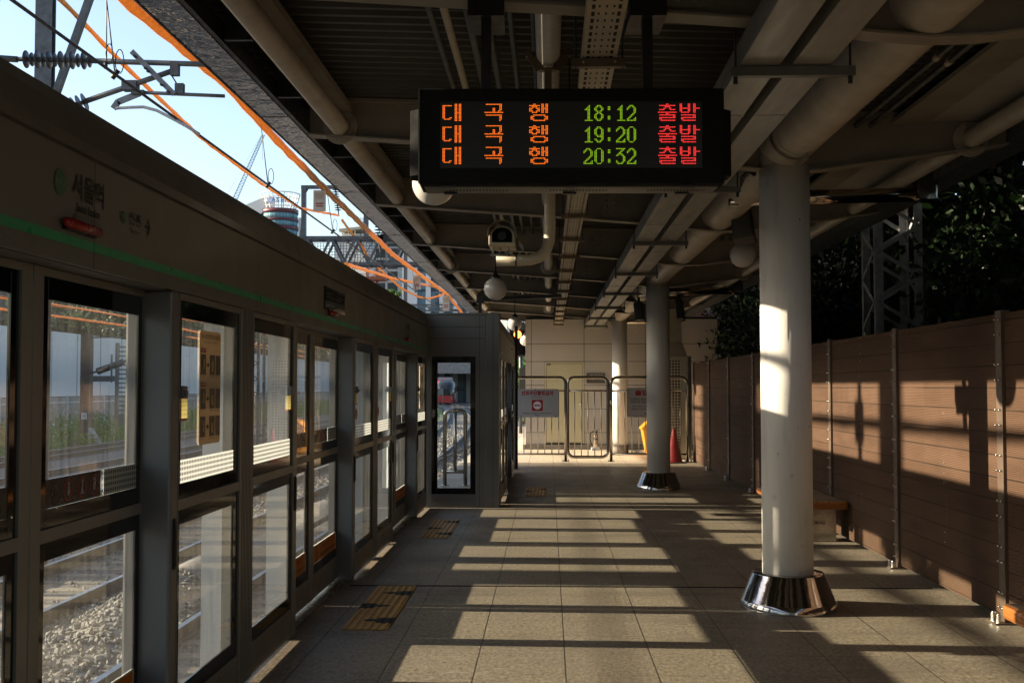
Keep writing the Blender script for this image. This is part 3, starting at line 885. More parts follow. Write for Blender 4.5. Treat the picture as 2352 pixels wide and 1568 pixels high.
def psd_group(root, x, g, rich, y_end=None):
    """post, two emergency doors with a mullion, then a pair of sliding doors"""
    p = MB(); p.box(x - .20, x, g, g + .095, 0, Z_HB - .001); p.build('door_post', 'psd_grey', root, bevel=.012)
    emergency_door(root, x, g + .097, g + 1.095, 0, rich)
    if y_end and y_end < g + 1.3:
        return
    q = MB(); q.box(x - .10, x - .002, g + 1.097, g + 1.308, .03, Z_HB - .001)
    for i in range(7):
        q.box(x - .002, x + .001, g + 1.112 + i * .028, g + 1.126 + i * .028, .03, Z_HB - .002)
    q.build('mullion', 'psd', root)
    MB().box(x - .21, x - .102, g + 1.115, g + 1.285, -.012, Z_HB + .01).build('back_post', 'pale', root)
    if y_end and y_end < g + 2.3:
        return
    emergency_door(root, x, g + 1.31, g + 2.37, 1, rich)
    MB().box(x - .17, x - .045, g + 2.30, g + 2.36, -.012, Z_HB + .01).build('back_post', 'pale', root)
    if y_end and y_end < g + 4.2:
        return
    c = g + 3.4
    sliding_door(root, x - .12, c - 1.06, c - .004, False, 1)
    sliding_door(root, x - .12, c + .004, c + 1.06, True, 0)

XF = -1.57
near = thing('platform_screen_wall', 'long grey glazed platform screen door wall with green stripe along the tracks', 'screen door wall', (XF, 5, 0))
G0 = 4.70
header(near, XF, -8.6, 14.715)
for k, rich in ((-3, 0), (-2, 0), (-1, 0), (0, 2), (1, 1), (2, 2)):
    psd_group(near, XF, G0 + 4.425 * k, rich, 14.7 if k == 2 else None)
for k in (-2, -1, 0, 1):
    door_lamp(near, XF, G0 + 4.425 * k + 3.44)
header_signs(near, XF, G0 - .99); header_signs(near, XF, G0 - .99 + 8.85); header_display(near, XF, G0 + 3.45)
# sill plate the leaves run on
MB().box(XF - .19, XF - .05, -8.6, 14.6, .0015, .012).build('door_sill', 'brushed', near)

# end screen across the platform at the last door
YE = 14.72
es = thing('end_screen', 'grey end screen with tall glass pane closing the near door wall', 'end screen', (-1.1, YE, 0))
m = MB()
xl, xr = -1.555, -0.64
gx0, gx1 = -1.515, -.945
m.box(xl - .40, gx0, YE, YE + .10, .0, 2.49); m.box(gx1, -.82, YE, YE + .10, 0, 2.49); m.box(-.815, xr, YE - .006, YE + .42, 0, 2.49)
m.box(gx0, gx1, YE, YE + .10, .01, .17); m.box(gx0, gx1, YE, YE + .10, 1.95, 2.49)
for i in range(8):
    m.box(gx0 + .01, gx1 - .01, YE - .004, YE, .035 + i * .016, .043 + i * .016)
m.box(xl - .40, xr + .01, YE - .012, YE + .44, 2.491, 2.515)
m.build('frame', 'psd_grey', es, bevel=.003)
q = MB()
for z in (2.18, 2.33): q.box(gx0 - .035, gx1 + .12, YE - .0025, YE - .0005, z, z + .005)
for x in (gx1 + .05, ): q.box(x, x + .004, YE - .0025, YE - .0005, .02, 2.48)
q.box(-.72, -.716, YE - .0085, YE - .0065, .02, 2.48)
q.build('panel_joint', 'hole', es)
m = MB(); y0_, y1_ = YE + .03, YE + .045
for a in ((gx0, -1.44, .17, 1.95), (-1.015, gx1, .17, 1.95), (-1.44, -1.015, .17, .247), (-1.44, -1.015, 1.868, 1.95)):
    m.box(a[0], a[1], y0_, y1_, a[2], a[3])
m.build('glass_border', 'blackglass', es)
MB().rectY(YE + .038, -1.44, -1.015, .247, 1.868).build('pane', 'glass_end', es)

# far screen wall, stepped in
farw = thing('platform_screen_wall', 'short far stretch of screen doors stepped in beyond the end screen', 'screen door wall', (-.64, 18, 0))
XF2 = -.637
header(farw, XF2, 15.15, 21.75, 2.50)
psd_group(farw, XF2, 15.2, 0); psd_group(farw, XF2, 19.62, 0, 20.8)
MB().box(XF2 - .2, XF2, 21.55, 21.75, 0, 1.956).build('door_post', 'psd_grey', farw)
MB().box(XF2 + .001, XF2 + .02, 19.5, 19.62, 2.19, 2.22).build('door_lamp', 'red', farw)
m = MB(); m.box(XF2 - .01, XF2 + .05, 21.76, 21.82, 0, 2.72); tag(m.build('cable_post', 'black'), 'thin black post at the end of the far screen doors', 'post')

# ------------------------------------------------------------------ columns
COLY = (8.14, 17.56, 26.98)
CX_ = 1.685
cl = ['nearest white round column with mirror steel foot', 'middle white round column with mirror steel foot', 'farthest white round column standing beyond the railing']
for i, y in enumerate(COLY):
    t = thing('column', cl[i], 'column', (CX_, y, 0), 'round columns carrying the roof')
    MB().cyl((CX_, y, 0.0), (CX_, y, 3.16), .177, n=48).build('shaft', 'colpaint', t)
    if i < 2:
        r0, r1 = .328, .250
        m = MB().lathe([(r0 + .004, .001), (r0 + .004, .055), (r0 - .004, .062), (r1, .245), (r1 - .006, .252), (.176, .252)], (CX_, y, 0), 64)
        f = m.build('foot_cover', 'chrome', t)
        MB().bar((CX_ - r0 * .93, y - r0 * .42, .06), (CX_ - r1 * .93, y - r1 * .42, .25), .006, .004).build('cover_seam', 'hole', f)
    else:
        MB().cyl((CX_, y, .001), (CX_, y, .19), .20, n=40).build('foot_cover', 'plinth', t)

# ------------------------------------------------------------------ canopy roof
Y0R, Y1R = -10, 31.2
BEAMY = [5.05 - 3.14 * 3, 5.05 - 3.14 * 2, 5.05 - 3.14, 5.05] + [8.14 + 3.14 * i for i in range(8)]
roof_z = lambda x: 3.56 - .034 * x
can = thing('platform_canopy', 'dark corrugated platform canopy on cream tapered beams', 'canopy roof', (1, 10, 3))
m = MB()
pit = .13; n = int((Y1R - Y0R) / pit)
prof = []
for i in range(n):
    y = Y0R + i * pit
    prof += [(y, 0), (y + .035, 0), (y + .055, .038), (y + .11, .038)]
xs = (-1.94, 3.42)
k = m.add([(x, y, roof_z(x) + .03 + z) for (y, z) in prof for x in xs])
for i in range(len(prof) - 1):
    a = k + 2 * i; m.face([a, a + 1, a + 3, a + 2])
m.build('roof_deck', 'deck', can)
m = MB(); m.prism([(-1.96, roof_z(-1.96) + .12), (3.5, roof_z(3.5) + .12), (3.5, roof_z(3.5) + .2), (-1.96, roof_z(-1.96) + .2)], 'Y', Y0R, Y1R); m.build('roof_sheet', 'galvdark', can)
low = [(-1.73, 3.38), (-1.03, 3.33), (.137, 3.245), (.93, 3.18), (1.45, 3.115), (1.69, 3.095), (1.93, 3.10), (2.81, 3.215), (3.25, 3.275)]
for y in BEAMY:
    m = MB()
    top = [(x, roof_z(x)) for x, z in low]
    m.prism(low + top[::-1], 'Y', y - .006, y + .006)
    for (x0, z0), (x1, z1) in zip(low[:-1], low[1:]):
        m.prism([(x0, z0), (x1, z1), (x1, z1 - .012), (x0, z0 - .012)], 'Y', y - .065, y + .065)
    m.prism([(-1.73, roof_z(-1.73) - .001), (3.25, roof_z(3.25) - .001), (3.25, roof_z(3.25) + .022), (-1.73, roof_z(-1.73) + .022)], 'Y', y - .07, y + .07)
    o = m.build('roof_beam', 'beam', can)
    m = MB(); px, pz = .62, 3.375
    m.box(px - .088, px + .088, y - .018, y - .0065, pz - .135, pz + .12)
    for i in range(2):
        for j in range(4):
            m.sphere((px - .042 + i * .084, y - .02, pz - .1 + j * .06), .016, 10, 6)
    m.build('splice_plate', 'beam', o)
def flange(m, x, z, y, r=.125):
    m.cyl((x, y - .022, z), (x, y - .0065, z), r, n=28)
    for i in range(8):
        t = 2 * math.pi * (i + .5) / 8
        m.cyl((x + (r - .03) * math.cos(t), y - .036, z + (r - .03) * math.sin(t)), (x + (r - .03) * math.cos(t), y - .02, z + (r - .03) * math.sin(t)), .014, n=6, smooth=False)
for nm, x, z, mt_ in (('edge_tube', -1.505, 3.43, 'tubepaint'), ('middle_tube', 0.0, 3.40, 'tuberust'), ('rear_tube', 3.0, 3.31, 'tubepaint')):
    m = MB().cyl((x, Y0R + .1, z), (x, Y1R - .3, z), .067, n=24)
    for y in COLY:
        flange(m, x, z, y)
    m.build(nm, mt_, can)
m = MB().cyl((CX_, Y0R + .1, 3.27), (CX_, Y1R - .3, 3.27), .172, n=40)
for y in COLY:
    m.lathe([(.18, 3.12), (.178, 3.15), (.176, 3.2)], (CX_, y, 0), 32)
for y in [c + d for c in COLY for d in (-.55,)]:
    m.cyl((CX_, y, 3.27), (CX_, y + .09, 3.27), .176, n=40)
m.build('spine_tube', 'tubepaint', can)
for y in COLY:
    m = MB(); m.mat(0); m.cyl((CX_, y - .46, 3.27), (CX_, y - .40, 3.27), .178, n=40, caps=False)
    m.mat(1); m.box(CX_ + .02, CX_ + .032, y - .62, y - .25, 3.06, 3.115)
    m.build('tube_joint_band', ['brownbar', 'beam'], can)
m = MB(); m.box(-1.62, -1.42, Y0R, Y1R, 3.535, 3.585); m.box(2.45, 2.70, Y0R, Y1R, 3.425, 3.455); m.build('purlin', 'beam', can)
m = MB(); m.box(2.72, 3.3, Y0R, Y1R, 3.44, 3.448); m.build('rear_soffit', 'deckend', can)
m = MB()
m.prism([(-1.95, 3.383), (-1.765, 3.383), (-1.765, 3.50), (-1.775, 3.50), (-1.775, 3.395), (-1.94, 3.395), (-1.94, 3.66), (-1.95, 3.66)], 'Y', Y0R, Y1R)
m.build('edge_gutter', 'gutter', can)
q = MB(); q.box(-1.962, -1.951, Y0R, Y1R, 3.378, 3.41); q.box(-1.764, -1.735, Y0R, Y1R, 3.39, 3.50); q.box(-1.734, -1.57, Y0R, Y1R, 3.585, 3.592)  # last box: black sheet standing in for the shaded roof void
for y in range(-8, 30, 3): q.box(-1.951, -1.765, y + .6, y + .604, 3.3805, 3.3825)
q.build('gutter_trim_and_shade', 'black', can)
m = MB(); m.prism([(3.26, 3.30), (3.52, 3.30), (3.52, 3.47), (3.26, 3.47)], 'Y', Y0R, Y1R); m.build('rear_gutter', 'galvdark', can)
for y in BEAMY:
    for dy in (.9, 2.1): MB().box(-1.73, -1.58, y + dy, y + dy + .03, 3.40, 3.56).build('gutter_bracket', 'black', can)

# ------------------------------------------------------------------ services under the roof
t = thing('cable_tray', 'narrow cream perforated cable tray hung along the canopy', 'cable tray', (.24, 10, 3.1))
m = MB(); m.box(.16, .32, Y0R, 30.8, 3.098, 3.10); m.box(.158, .1605, Y0R, 30.8, 3.098, 3.16); m.box(.3195, .322, Y0R, 30.8, 3.098, 3.16); m.build('tray', 'traycream', t)
m = MB()
for i in range(300):
    y = 1.5 + i * .09
    for x in (.186, .294): m.box(x - .007, x + .007, y, y + .05, 3.0965, 3.0978)
    for dx in (-.03, 0, .03):
        m.box(.24 + dx - .004, .24 + dx + .004, y + .01, y + .034, 3.0966, 3.0979)
m.build('slots', 'hole', t)
for i in range(16):
    y = 5.32 + 1.6 * i
    h = MB().box(.115, .365, y - .02, y + .02, 3.055, 3.094).build('hanger_bar', 'brownbar', t)
    for x in (.13, .35):
        MB().cyl((x, y, 3.05), (x, y, roof_z(x)), .005, n=6).build('hanger_rod', 'black', h)
    for x in (.165, .315): MB().cyl((x, y - .024, 3.075), (x, y - .0195, 3.075), .007, n=8).build('bolt_head', 'bolt', h)
t = thing('cable_duct', 'pair of wide grey cable ducts on strut hangers beside the columns', 'cable duct', (1.1, 10, 3.05))
for x0, x1 in ((.885, 1.07), (1.125, 1.305)):
    m = MB(); m.box(x0, x1, Y0R, 30.6, 3.035, 3.155)
    for i in range(14):
        m.box(x0 - .003, x1 + .003, 2 + i * 2.1, 2.03 + i * 2.1, 3.031, 3.158)
    m.build('duct', 'traygrey', t, bevel=.003)
for i in range(8):
    y = 5.25 + 3.14 * i
    h = MB().box(.85, 1.415, y - .022, y + .022, 2.985, 3.028).build('strut_hanger', 'strut', t)
    for x in (.868, 1.395): MB().cyl((x, y, 2.955), (x, y, roof_z(x)), .006, n=6).cyl((x, y, 2.95), (x, y, 2.985), .011, n=6, smooth=False).build('hanger_rod', 'black', h)
t = thing('conduit_bundle', 'row of dark conduits strapped under the roof deck near the edge', 'conduits', (-.5, 10, 3.4))
for i, (x, r, mt_) in enumerate(((-.62, .016, 'conduit'), (-.54, .022, 'traycream'), (-.42, .022, 'conduit'), (-.32, .020, 'conduit'), (-.20, .016, 'conduit'), (-1.15 + .95 + .12, .014, 'conduit'))):
    MB().cyl((x, Y0R, 3.51), (x, 30.5, 3.51), r, n=12).build('conduit', mt_, t)
q = MB()
for i in range(9): q.box(-.70, .10, 5.35 + 3.14 * i, 5.39 + 3.14 * i, 3.455, 3.485)
q.build('support_strut', 'strut', t)
t = thing('conduit_bundle', 'two dark conduits with taped joints under the rear of the roof', 'conduits', (2.3, 10, 3.4))
for x in (2.20, 2.30):
    MB().cyl((x, Y0R, 3.415), (x, 30.5, 3.415), .018, n=12).build('conduit', 'conduit', t)
q = MB()
for x in (2.20, 2.30):
    for i in range(14): q.cyl((x, 4.2 + i * 1.9 + x, 3.415), (x, 4.27 + i * 1.9 + x, 3.415), .0215, n=12)
q.build('joint_sleeve', 'traycream', t)
m = MB().cyl((2.02, Y0R, 3.43), (2.02, 30.5, 3.43), .014, n=10)
tag(m.build('cream_pipe', 'traycream'), 'thin cream pipe under the roof just right of the column line', 'pipe')

# drain pipes from the rear gutter to the columns
dl = ['nearest polished drainpipe elbow beside the front column', 'second polished drainpipe beside the middle column', 'third polished drainpipe beside the farthest column']
for i, y in enumerate((9.75, 19.4, 28.3)):
    t = thing('drainpipe', dl[i], 'drainpipe', (2.6, y, 3.1), 'steel drainpipes under the roof')
    m = MB(); m.cyl((1.55, y, 3.16), (3.16, y, 3.19), .062, n=24); m.build('horizontal_pipe', 'drain', t)
    m = MB(); m.box(3.12, 3.30, y - .07, y + .07, 3.125, 3.42); m.build('downpipe_elbow', 'drain', t, bevel=.02)

# departure board
BX, BY, BZ, BW, BH = .10, 4.86, 2.63, 1.315, .412
brd = thing('departure_board', 'black hanging departure board with orange green and red LED text', 'departure board', (BX, BY, BZ))
def bp_(x, y, z):   # board space: x right, y back, z up
    return (BX + x, BY + y, BZ + z)
m = MB(); m.box(BX - BW / 2, BX + BW / 2, BY, BY + .235, BZ - BH / 2, BZ + BH / 2)
case = m.build('casing', 'matte', brd, bevel=.006)
for s_ in (-1, 1):
    q = MB(); xa = BX + s_ * BW / 2
    q.prism([(xa + s_ * .0005, BY + .05), (xa + s_ * .045, BY + .085), (xa + s_ * .045, BY + .19), (xa + s_ * .0005, BY + .22)], 'Z', BZ - .16, BZ + .13)
    q.build('side_wing', 'matte', brd, bevel=.004)
q = MB(); q.box(BX - BW / 2 - .002, BX - BW / 2 + .004, BY - .003, BY + .004, BZ - BH / 2, BZ + BH / 2); q.box(BX - BW / 2 + .02, BX + BW / 2 - .02, BY + .06, BY + .22, BZ - BH / 2 - .006, BZ - BH / 2 - .0005)
q.build('edge_trim', 'trim', brd)
q = MB()
for c in (-.42, .02, .45):
    for i in range(18):
        x = BX + c - .11 + i * .0145; q.box(x, x + .006, BY + .12, BY + .15, BZ - BH / 2 - .0075, BZ - BH / 2 - .0065)
q.build('vent_slots', 'hole', brd)
for c in (-.53, 0, .50):
    for dy in (.01, .18): MB().box(BX + c - .03, BX + c + .03, BY + dy, BY + dy + .03, BZ - BH / 2 - .014, BZ - BH / 2 - .0062).build('hinge', 'black', brd)
PIT = .00583
DX0, DZ0 = BX - BW / 2 + .096, BZ + BH / 2 - .062
MT['ledpanel'] = grid_dots('unlit_led_matrix', (0.004, 0.004, 0.004), (0.028, 0.028, 0.026), PIT, .34, ax='XZ', off=(-DX0, -DZ0))
MB().rectY(BY - .0015, DX0 - .004, DX0 + 192 * PIT + .004, DZ0 - 48 * PIT - .004, DZ0 + .004).build('led_matrix', 'ledpanel', brd)
def rows(d):
    out = {}
    for k, v in d.items():
        for r_ in (k if isinstance(k, tuple) else (k,)):
            out.setdefault(r_, set()).update(v)
    return out
rg = lambda a, c: list(range(a, c + 1))
def merge(*ds):
    o = {}
    for d in ds:
        for r_, s_ in rows(d).items(): o.setdefault(r_, set()).update(s_)
    return o
V = tuple
GL = {
 'dae': merge({2: rg(1, 7), V(rg(3, 10)): [1, 2], 11: [1, 2, 6, 7], 12: rg(2, 6)}, {V(rg(1, 13)): [10, 11, 13, 14], 7: [12]}),
 'gok': merge({1: rg(1, 12), V(rg(2, 5)): [11, 12], 6: [10, 11], (4, 5, 6): [6, 7], 7: rg(0, 13), 9: rg(1, 12), (10, 11, 12): [11, 12], 13: [11]}),
 'haeng': merge({1: [4, 5], 2: rg(1, 8), 3: rg(3, 6), 4: [1, 2, 3, 6, 7, 8, 12], 5: [1, 2, 7, 8], 6: [1, 2, 3, 6, 7, 8], 7: rg(3, 6), 9: rg(4, 12), 10: [2, 3, 4, 12, 13, 14], 11: [2, 3, 13, 14], 12: [2, 3, 4, 12, 13, 14], 13: rg(4, 12)}, {V(rg(1, 7)): [10, 11, 13, 14]}),
 'chul': merge({1: [6, 7], 2: rg(1, 12), 3: rg(5, 8), 4: [4, 5, 8, 9], 5: [1, 2, 3, 4, 9, 10, 11, 12], 7: rg(0, 13), 8: [6, 7], 9: rg(1, 12), 10: [11, 12], 11: rg(1, 12), 12: [1, 2], 13: rg(2, 12)}),
 'bal': merge({(1, 2, 3, 5, 6): [0, 1, 6, 7, 10, 11], 4: rg(0, 7) + rg(10, 14), 7: rg(1, 6) + [10, 11], 9: rg(1, 11), 10: [10, 11], 11: rg(1, 11), 12: [1, 2], 13: rg(2, 11)}),
 '1': merge({2: [5], 3: [4, 5], 4: [3, 4, 5], 5: [2, 3, 4, 5], V(rg(6, 12)): [4, 5], 13: rg(2, 7)}),
 '8': merge({(2, 13): [3, 4, 5], (3, 6, 8, 12): [2, 3, 5, 6], (4, 5, 9, 10, 11): [1, 2, 6, 7], 7: [3, 4, 5]}),
 ':': merge({(3, 4, 5, 10, 11, 12): [3, 4]}),
 '2': merge({2: [3, 4, 5], 3: [2, 3, 5, 6], 4: [1, 2, 6, 7], 5: [1, 6, 7], (6, 7): [6, 7], 8: [5, 6], 9: [4, 5], 10: [3, 4], 11: [2, 3, 7], 12: [1, 2, 6, 7], 13: rg(1, 7)}),
 '9': merge({(2, 13): [3, 4, 5], (3, 12): [2, 3, 5, 6], (4, 5, 6, 7, 11): [1, 2, 6, 7], 8: [2, 3, 5, 6, 7], 9: [3, 4, 5, 6, 7], 10: [6, 7]}),
 '0': merge({(2, 13): [3, 4, 5], (3, 12): [2, 6], V(rg(4, 11)): [1, 2, 6, 7]}),
 '3': merge({2: rg(1, 7), 3: [5, 6], 4: [4, 5], 5: [3, 4], 6: [2, 3, 4, 5], 7: [1, 2, 5, 6], (8, 9, 10): [6, 7], 11: [1, 6, 7], 12: [1, 2, 5, 6], 13: [2, 3, 4, 5]}),
}
def led(items, name, mat):
    q = MB()
    for g, c0, line in items:
        for r_, cs in GL[g].items():
            for c in cs:
                x = DX0 + (c0 + c + .5) * PIT; z = DZ0 - (line * 16 + r_ + .5) * PIT
                n = q.add([(x + PIT * .40 * math.cos(a), BY - .003, z + PIT * .40 * math.sin(a)) for a in (math.pi / 4 * i for i in range(8))])
                q.face([n + i for i in range(8)])
    q.build(name, mat, brd)
for i, tm in enumerate(('18:12', '19:20', '20:32')):
    led([('dae', 0, i), ('gok', 32, i), ('haeng', 64, i)], 'destination_text', 'led_o')
    led([(ch, 104 + 8 * k, i) for k, ch in enumerate(tm)], 'time_text', 'led_g')
    led([('chul', 160, i), ('bal', 176, i)], 'status_text', 'led_r')
for x in (-.27, .44):
    m = MB(); m.box(x - .022, x + .022, BY + .09, BY + .135, BZ + BH / 2, 3.2); m.box(x - .08, x + .08, BY + .05, BY + .33, 3.17, 3.245)
    m.build('hanging_post', 'black', brd)
brd.rotation_euler = (0, 0, R(1.6))

# security camera on its bent pole
cc = thing('security_camera', 'white security camera on a bent pole hung from the middle tube', 'camera', (0, 8.5, 2.4))
PY = 8.45
p0 = at(1263, 440, PY); p1 = at(1263, 545, PY); pe = at(1245, 590, PY); p2 = at(1208, 598, PY); p3 = at(1140, 598, PY)
arc = [Vector((p0.x, PY, 3.36)), p0, at(1263, 530, PY), at(1261, 556, PY), at(1253, 577, PY), at(1238, 591, PY), at(1218, 597, PY), at(1190, 598, PY), p3]
MB().tube(arc, .042, 16).build('pole', 'traycream', cc)
m = MB(); c = at(1155, 552, PY)
m.cyl((p3.x + .14, PY, p3.z), (p3.x + .152, PY, p3.z), .045, n=16); m.build('pole_band', 'black', cc)
m = MB()
hw = .10
def dome(w, h, z0, n=12):
    return [(c.x - w, z0), (c.x + w, z0)] + [(c.x + w * math.cos(math.pi * i / n), z0 + .05 + h * math.sin(math.pi * i / n)) for i in range(n + 1)]
m.prism(dome(.098, .09, c.z - .055), 'Y', PY - .16, PY + .18); body = m.build('housing', 'yellowbin' if False else 'traycream', cc, bevel=.006)
m = MB(); m.prism(dome(.074, .06, c.z - .035), 'Y', PY - .163, PY - .158); m.build('window', 'blackglass', body)
m = MB(); m.cyl((c.x, PY - .166, c.z + .012), (c.x, PY - .15, c.z + .012), .032, n=20); m.build('lens', 'black', body)
m = MB()
ou = dome(.108, .102, c.z - .03); inn = dome(.101, .094, c.z - .03)
kk = m.add([(a, PY - .22, z) for a, z in ou[1:]] + [(a, PY + .2, z) for a, z in ou[1:]])
nn = len(ou) - 1
for i in range(nn - 1): m.face([kk + i, kk + i + 1, kk + nn + i + 1, kk + nn + i], True)
m.quad((c.x + .105, PY - .2, c.z - .01), (c.x + .155, PY - .18, c.z - .065), (c.x + .155, PY + .15, c.z - .065), (c.x + .105, PY + .18, c.z - .01))
m.build('sun_shield', 'beam', cc)
m = MB()
for dx in (-.075, .045):
    m.box(c.x + dx - .006, c.x + dx + .006, PY - .03, PY + .03, p3.z + .03, c.z - .05)
m.box(c.x - .09, c.x + .06, PY - .03, PY + .03, p3.z + .035, p3.z + .045); m.cyl((c.x - .03, PY, p3.z + .04), (c.x - .015, PY, c.z - .05), .006, n=6)
m.build('bracket', 'brushed', cc)
m = MB(); zc = 3.40
m.bar((-.10, 6.25, zc + .0), (-.045, 6.25, zc - .09), .05, .012, up=(0, 1, 0)); m.bar((.10, 6.25, zc), (.045, 6.25, zc - .09), .05, .012, up=(0, 1, 0))
m.box(-.05, .05, 6.225, 6.275, zc - .10, zc - .085); m.box(-.125, -.09, 6.225, 6.275, zc - .02, zc + .02); m.box(.09, .125, 6.225, 6.275, zc - .02, zc + .02); m.box(-.02, .02, 6.23, 6.27, 2.8, zc - .1)
tag(m.build('pipe_clamp', 'brownbar'), 'cream clamp with drop bar under the middle tube behind the departure board', 'clamp')

# globe lamps
def globe(x, y, z, label, d=.30, rod=True):
    t = thing('globe_lamp', label, 'globe lamp', (x, y, z), 'round globe lamps under the roof')
    MB().sphere((x, y, z), d / 2, 32, 20).build('globe', 'globe', t)
    m = MB().lathe([(.001, d / 2 + .085), (.014, d / 2 + .08), (.02, d / 2 + .05), (.065, d / 2 + .008), (.07, d / 2 - .025), (.02, d / 2 - .03)], (x, y, z), 20)
    m.build('fitting', 'black', t)
    if rod: MB().cyl((x, y, z + d / 2 + .07), (x, y, roof_z(x) - .0), .011, n=10).build('rod', 'black', t)
    return t
globe(-.78, 7.7, 2.94, 'large sunlit globe lamp half hidden behind the departure board')
globe(-.69, 14.8, 2.835, 'grey globe lamp hanging below the security camera')
globe(-.70, 23.6, 2.87, 'half sunlit globe lamp third along the row')
globe(-.655, 32.0, 2.86, 'globe lamp partly hidden by the corner of the beige room')
globe(2.22, 13.0, 3.06, 'dim globe lamp peeping out left of the front column under a speaker', rod=False)
def speaker(p, label, w=.20, h=.38, tilt=14):
    t = thing('loudspeaker', label, 'loudspeaker', p, 'loudspeakers under the roof')
    x, y, z = p
    m = MB(); m.box(x - w / 2, x + w / 2, y - .1, y + .12, z - h / 2, z + h / 2); o = m.build('cabinet', 'speaker', t, bevel=.02)
    m = MB(); m.box(x - w / 2 + .015, x + w / 2 - .015, y - .104, y - .1005, z - h / 2 + .02, z + h / 2 - .02); m.build('grille', 'conduit', o)
    m = MB(); m.box(x - .02, x + .02, y + .02, y + .06, z + h / 2, z + h / 2 + .12); m.build('bracket', 'black', t)
    t.rotation_euler = (R(-tilt), R(-8), R(-15))
    return t
q_ = at(1706, 515, 10.6); speaker((q_.x, q_.y, q_.z), 'dark tilted loudspeaker half behind the front column', .19, .34)
q_ = at(1469, 716, 19.9); speaker((q_.x, q_.y, q_.z), 'small dark loudspeaker by the middle column', .16, .32)
q_ = at(1562, 712, 19.5); speaker((q_.x, q_.y, q_.z), 'narrow grey loudspeaker right of the middle column', .12, .36)
m = MB().tube([at(1733, 400, 8.5), at(1722, 392, 8.55), at(1706, 408, 8.9), at(1702, 440, 9.4), at(1725, 470, 11)], .018, 8)
tag(m.build('flex_hose', 'rubber'), 'black flexible hose looping left of the front column top', 'hose')
m = MB(); a = at(1103, 687, 15.6); c_ = at(1290, 679, 15.6); m.bar(a, c_, .05, .05); m.bar(a - ZA * .0, (a.x, a.y, 2.515), .04, .04); m.box(a.x - .05, a.x + .05, a.y - .05, a.y + .05, a.z - .06, a.z + .06)
tag(m.build('brace_bar', 'black'), 'dark bar bracing the end screen to the cable tray', 'brace')

# ------------------------------------------------------------------ noise barrier fence
XN = 3.0
fen = thing('noise_barrier', 'brown ribbed board noise barrier with bolted posts along the platform', 'barrier fence', (XN, 10, 0))
py0 = 7.66
posts = [py0 + 2.29 * i for i in range(-4, 8)]
for i, y in enumerate(posts):
    if i < len(posts) - 1:
        y1 = posts[i + 1]
        MB().box(XN + .012, XN + .045, y + .052, y1 - .003, .03, 2.04).build('board_panel', 'fence', fen)
    p = MB(); p.box(XN - .012, XN + .05, y - .05, y + .05, .012, 2.06); p.box(XN - .10, XN - .012, y - .012, y - .004, .012, .12) if False else None
    q = p; p.mat(1)
    z = .10; k = 0
    while z < 2.03:
        for dy in (-.03, .03):
            q.cyl((XN - .024, y + dy, z), (XN - .0122, y + dy, z), .0085, n=8); q.sphere((XN - .024, y + dy, z), .0078, 8, 5)
        z += .10 if k % 2 == 0 else .20
        k += 1
    po = p.build('fence_post', ['fencepost', 'bolt'], fen, bevel=.002)
    q = MB(); q.box(XN - .085, XN + .05, y - .075, y + .075, .0015, .012); q.mat(1)
    for dy in (-.045, .045):
        q.cyl((XN - .055, y + dy, .012), (XN - .055, y + dy, .06), .017, n=6, smooth=False); q.sphere((XN - .055, y + dy, .06), .015, 8, 6)
    q.build('base_plate', ['fencepost', 'bolt'], po)
q = MB()
for i in range(len(posts) - 1):
    y = (posts[i] + posts[i + 1]) / 2
    for k in range(27):
        q.sphere((XN + .010, y, .075 + k * .075), .004, 6, 4)
q.build('centre_screws', 'bolt', fen)

# ------------------------------------------------------------------ benches
def bench(y0, y1, label, legs):
    t = thing('bench', label, 'bench', (2.68, (y0 + y1) / 2, 0), 'wooden platform benches')
    m = MB(); m.box(2.38, 2.975, y0, y1, .335, .415); s_ = m.build('seat', 'wood', t, bevel=.022)
    m = MB()
    for i in range(7): m.box(2.40 + i * .08, 2.472 + i * .08, y0 + .025, y1 - .025, .4155, .418)
    m.build('slats', 'wooddark', s_)
    for y in legs:
        lg = MB().box(2.46, 2.89, y, y + .30, .002, .335).build('leg', 'brushed', t, bevel=.004)
        q = MB(); q.mat(0).rectY(y - .0015, 2.59, 2.80, .155, .225)
        q.mat(1).text('KORAIL', .05, (2.695, y - .003, .189), XA, ZA, width=.17, bold=.02, shear=.25)
        q.build('name_plate', ['brushed', 'ink'], lg)
bench(11.45, 13.2, 'dark wooden bench with steel legs by the fence behind the front column', (11.6, 12.75))
bench(4.1, 6.12, 'sunlit varnished wooden bench end at the lower right corner', (4.35, 5.4))

# ------------------------------------------------------------------ railing, gate and signs
YR = 23.8
def frame_loop(m, x0, x1, z0, z1, r, rad=.13, bottom_round=False, open_bottom=True):
    pts = [(x0, YR, z0)]
    for i in range(7):
        t = math.pi - math.pi / 2 * i / 6
        pts.append((x0 + rad + rad * math.cos(t), YR, z1 - rad + rad * math.sin(t)))
    for i in range(7):
        t = math.pi / 2 - math.pi / 2 * i / 6
        pts.append((x1 - rad + rad * math.cos(t), YR, z1 - rad + rad * math.sin(t)))
    if bottom_round:
        pts[0] = (x0, YR, z0 + rad)
        for i in range(7):
            t = -math.pi / 2 * i / 6
            pts.append((x1 - rad + rad * math.cos(t), YR, z0 + rad + rad * math.sin(t)))
        for i in range(7):
            t = -math.pi / 2 - math.pi / 2 * i / 6
            pts.append((x0 + rad + rad * math.cos(t), YR, z0 + rad + rad * math.sin(t)))
        m.tube(pts, r, 12, caps=False)
    else:
        pts.append((x1, YR, z0)); m.tube(pts, r, 12)
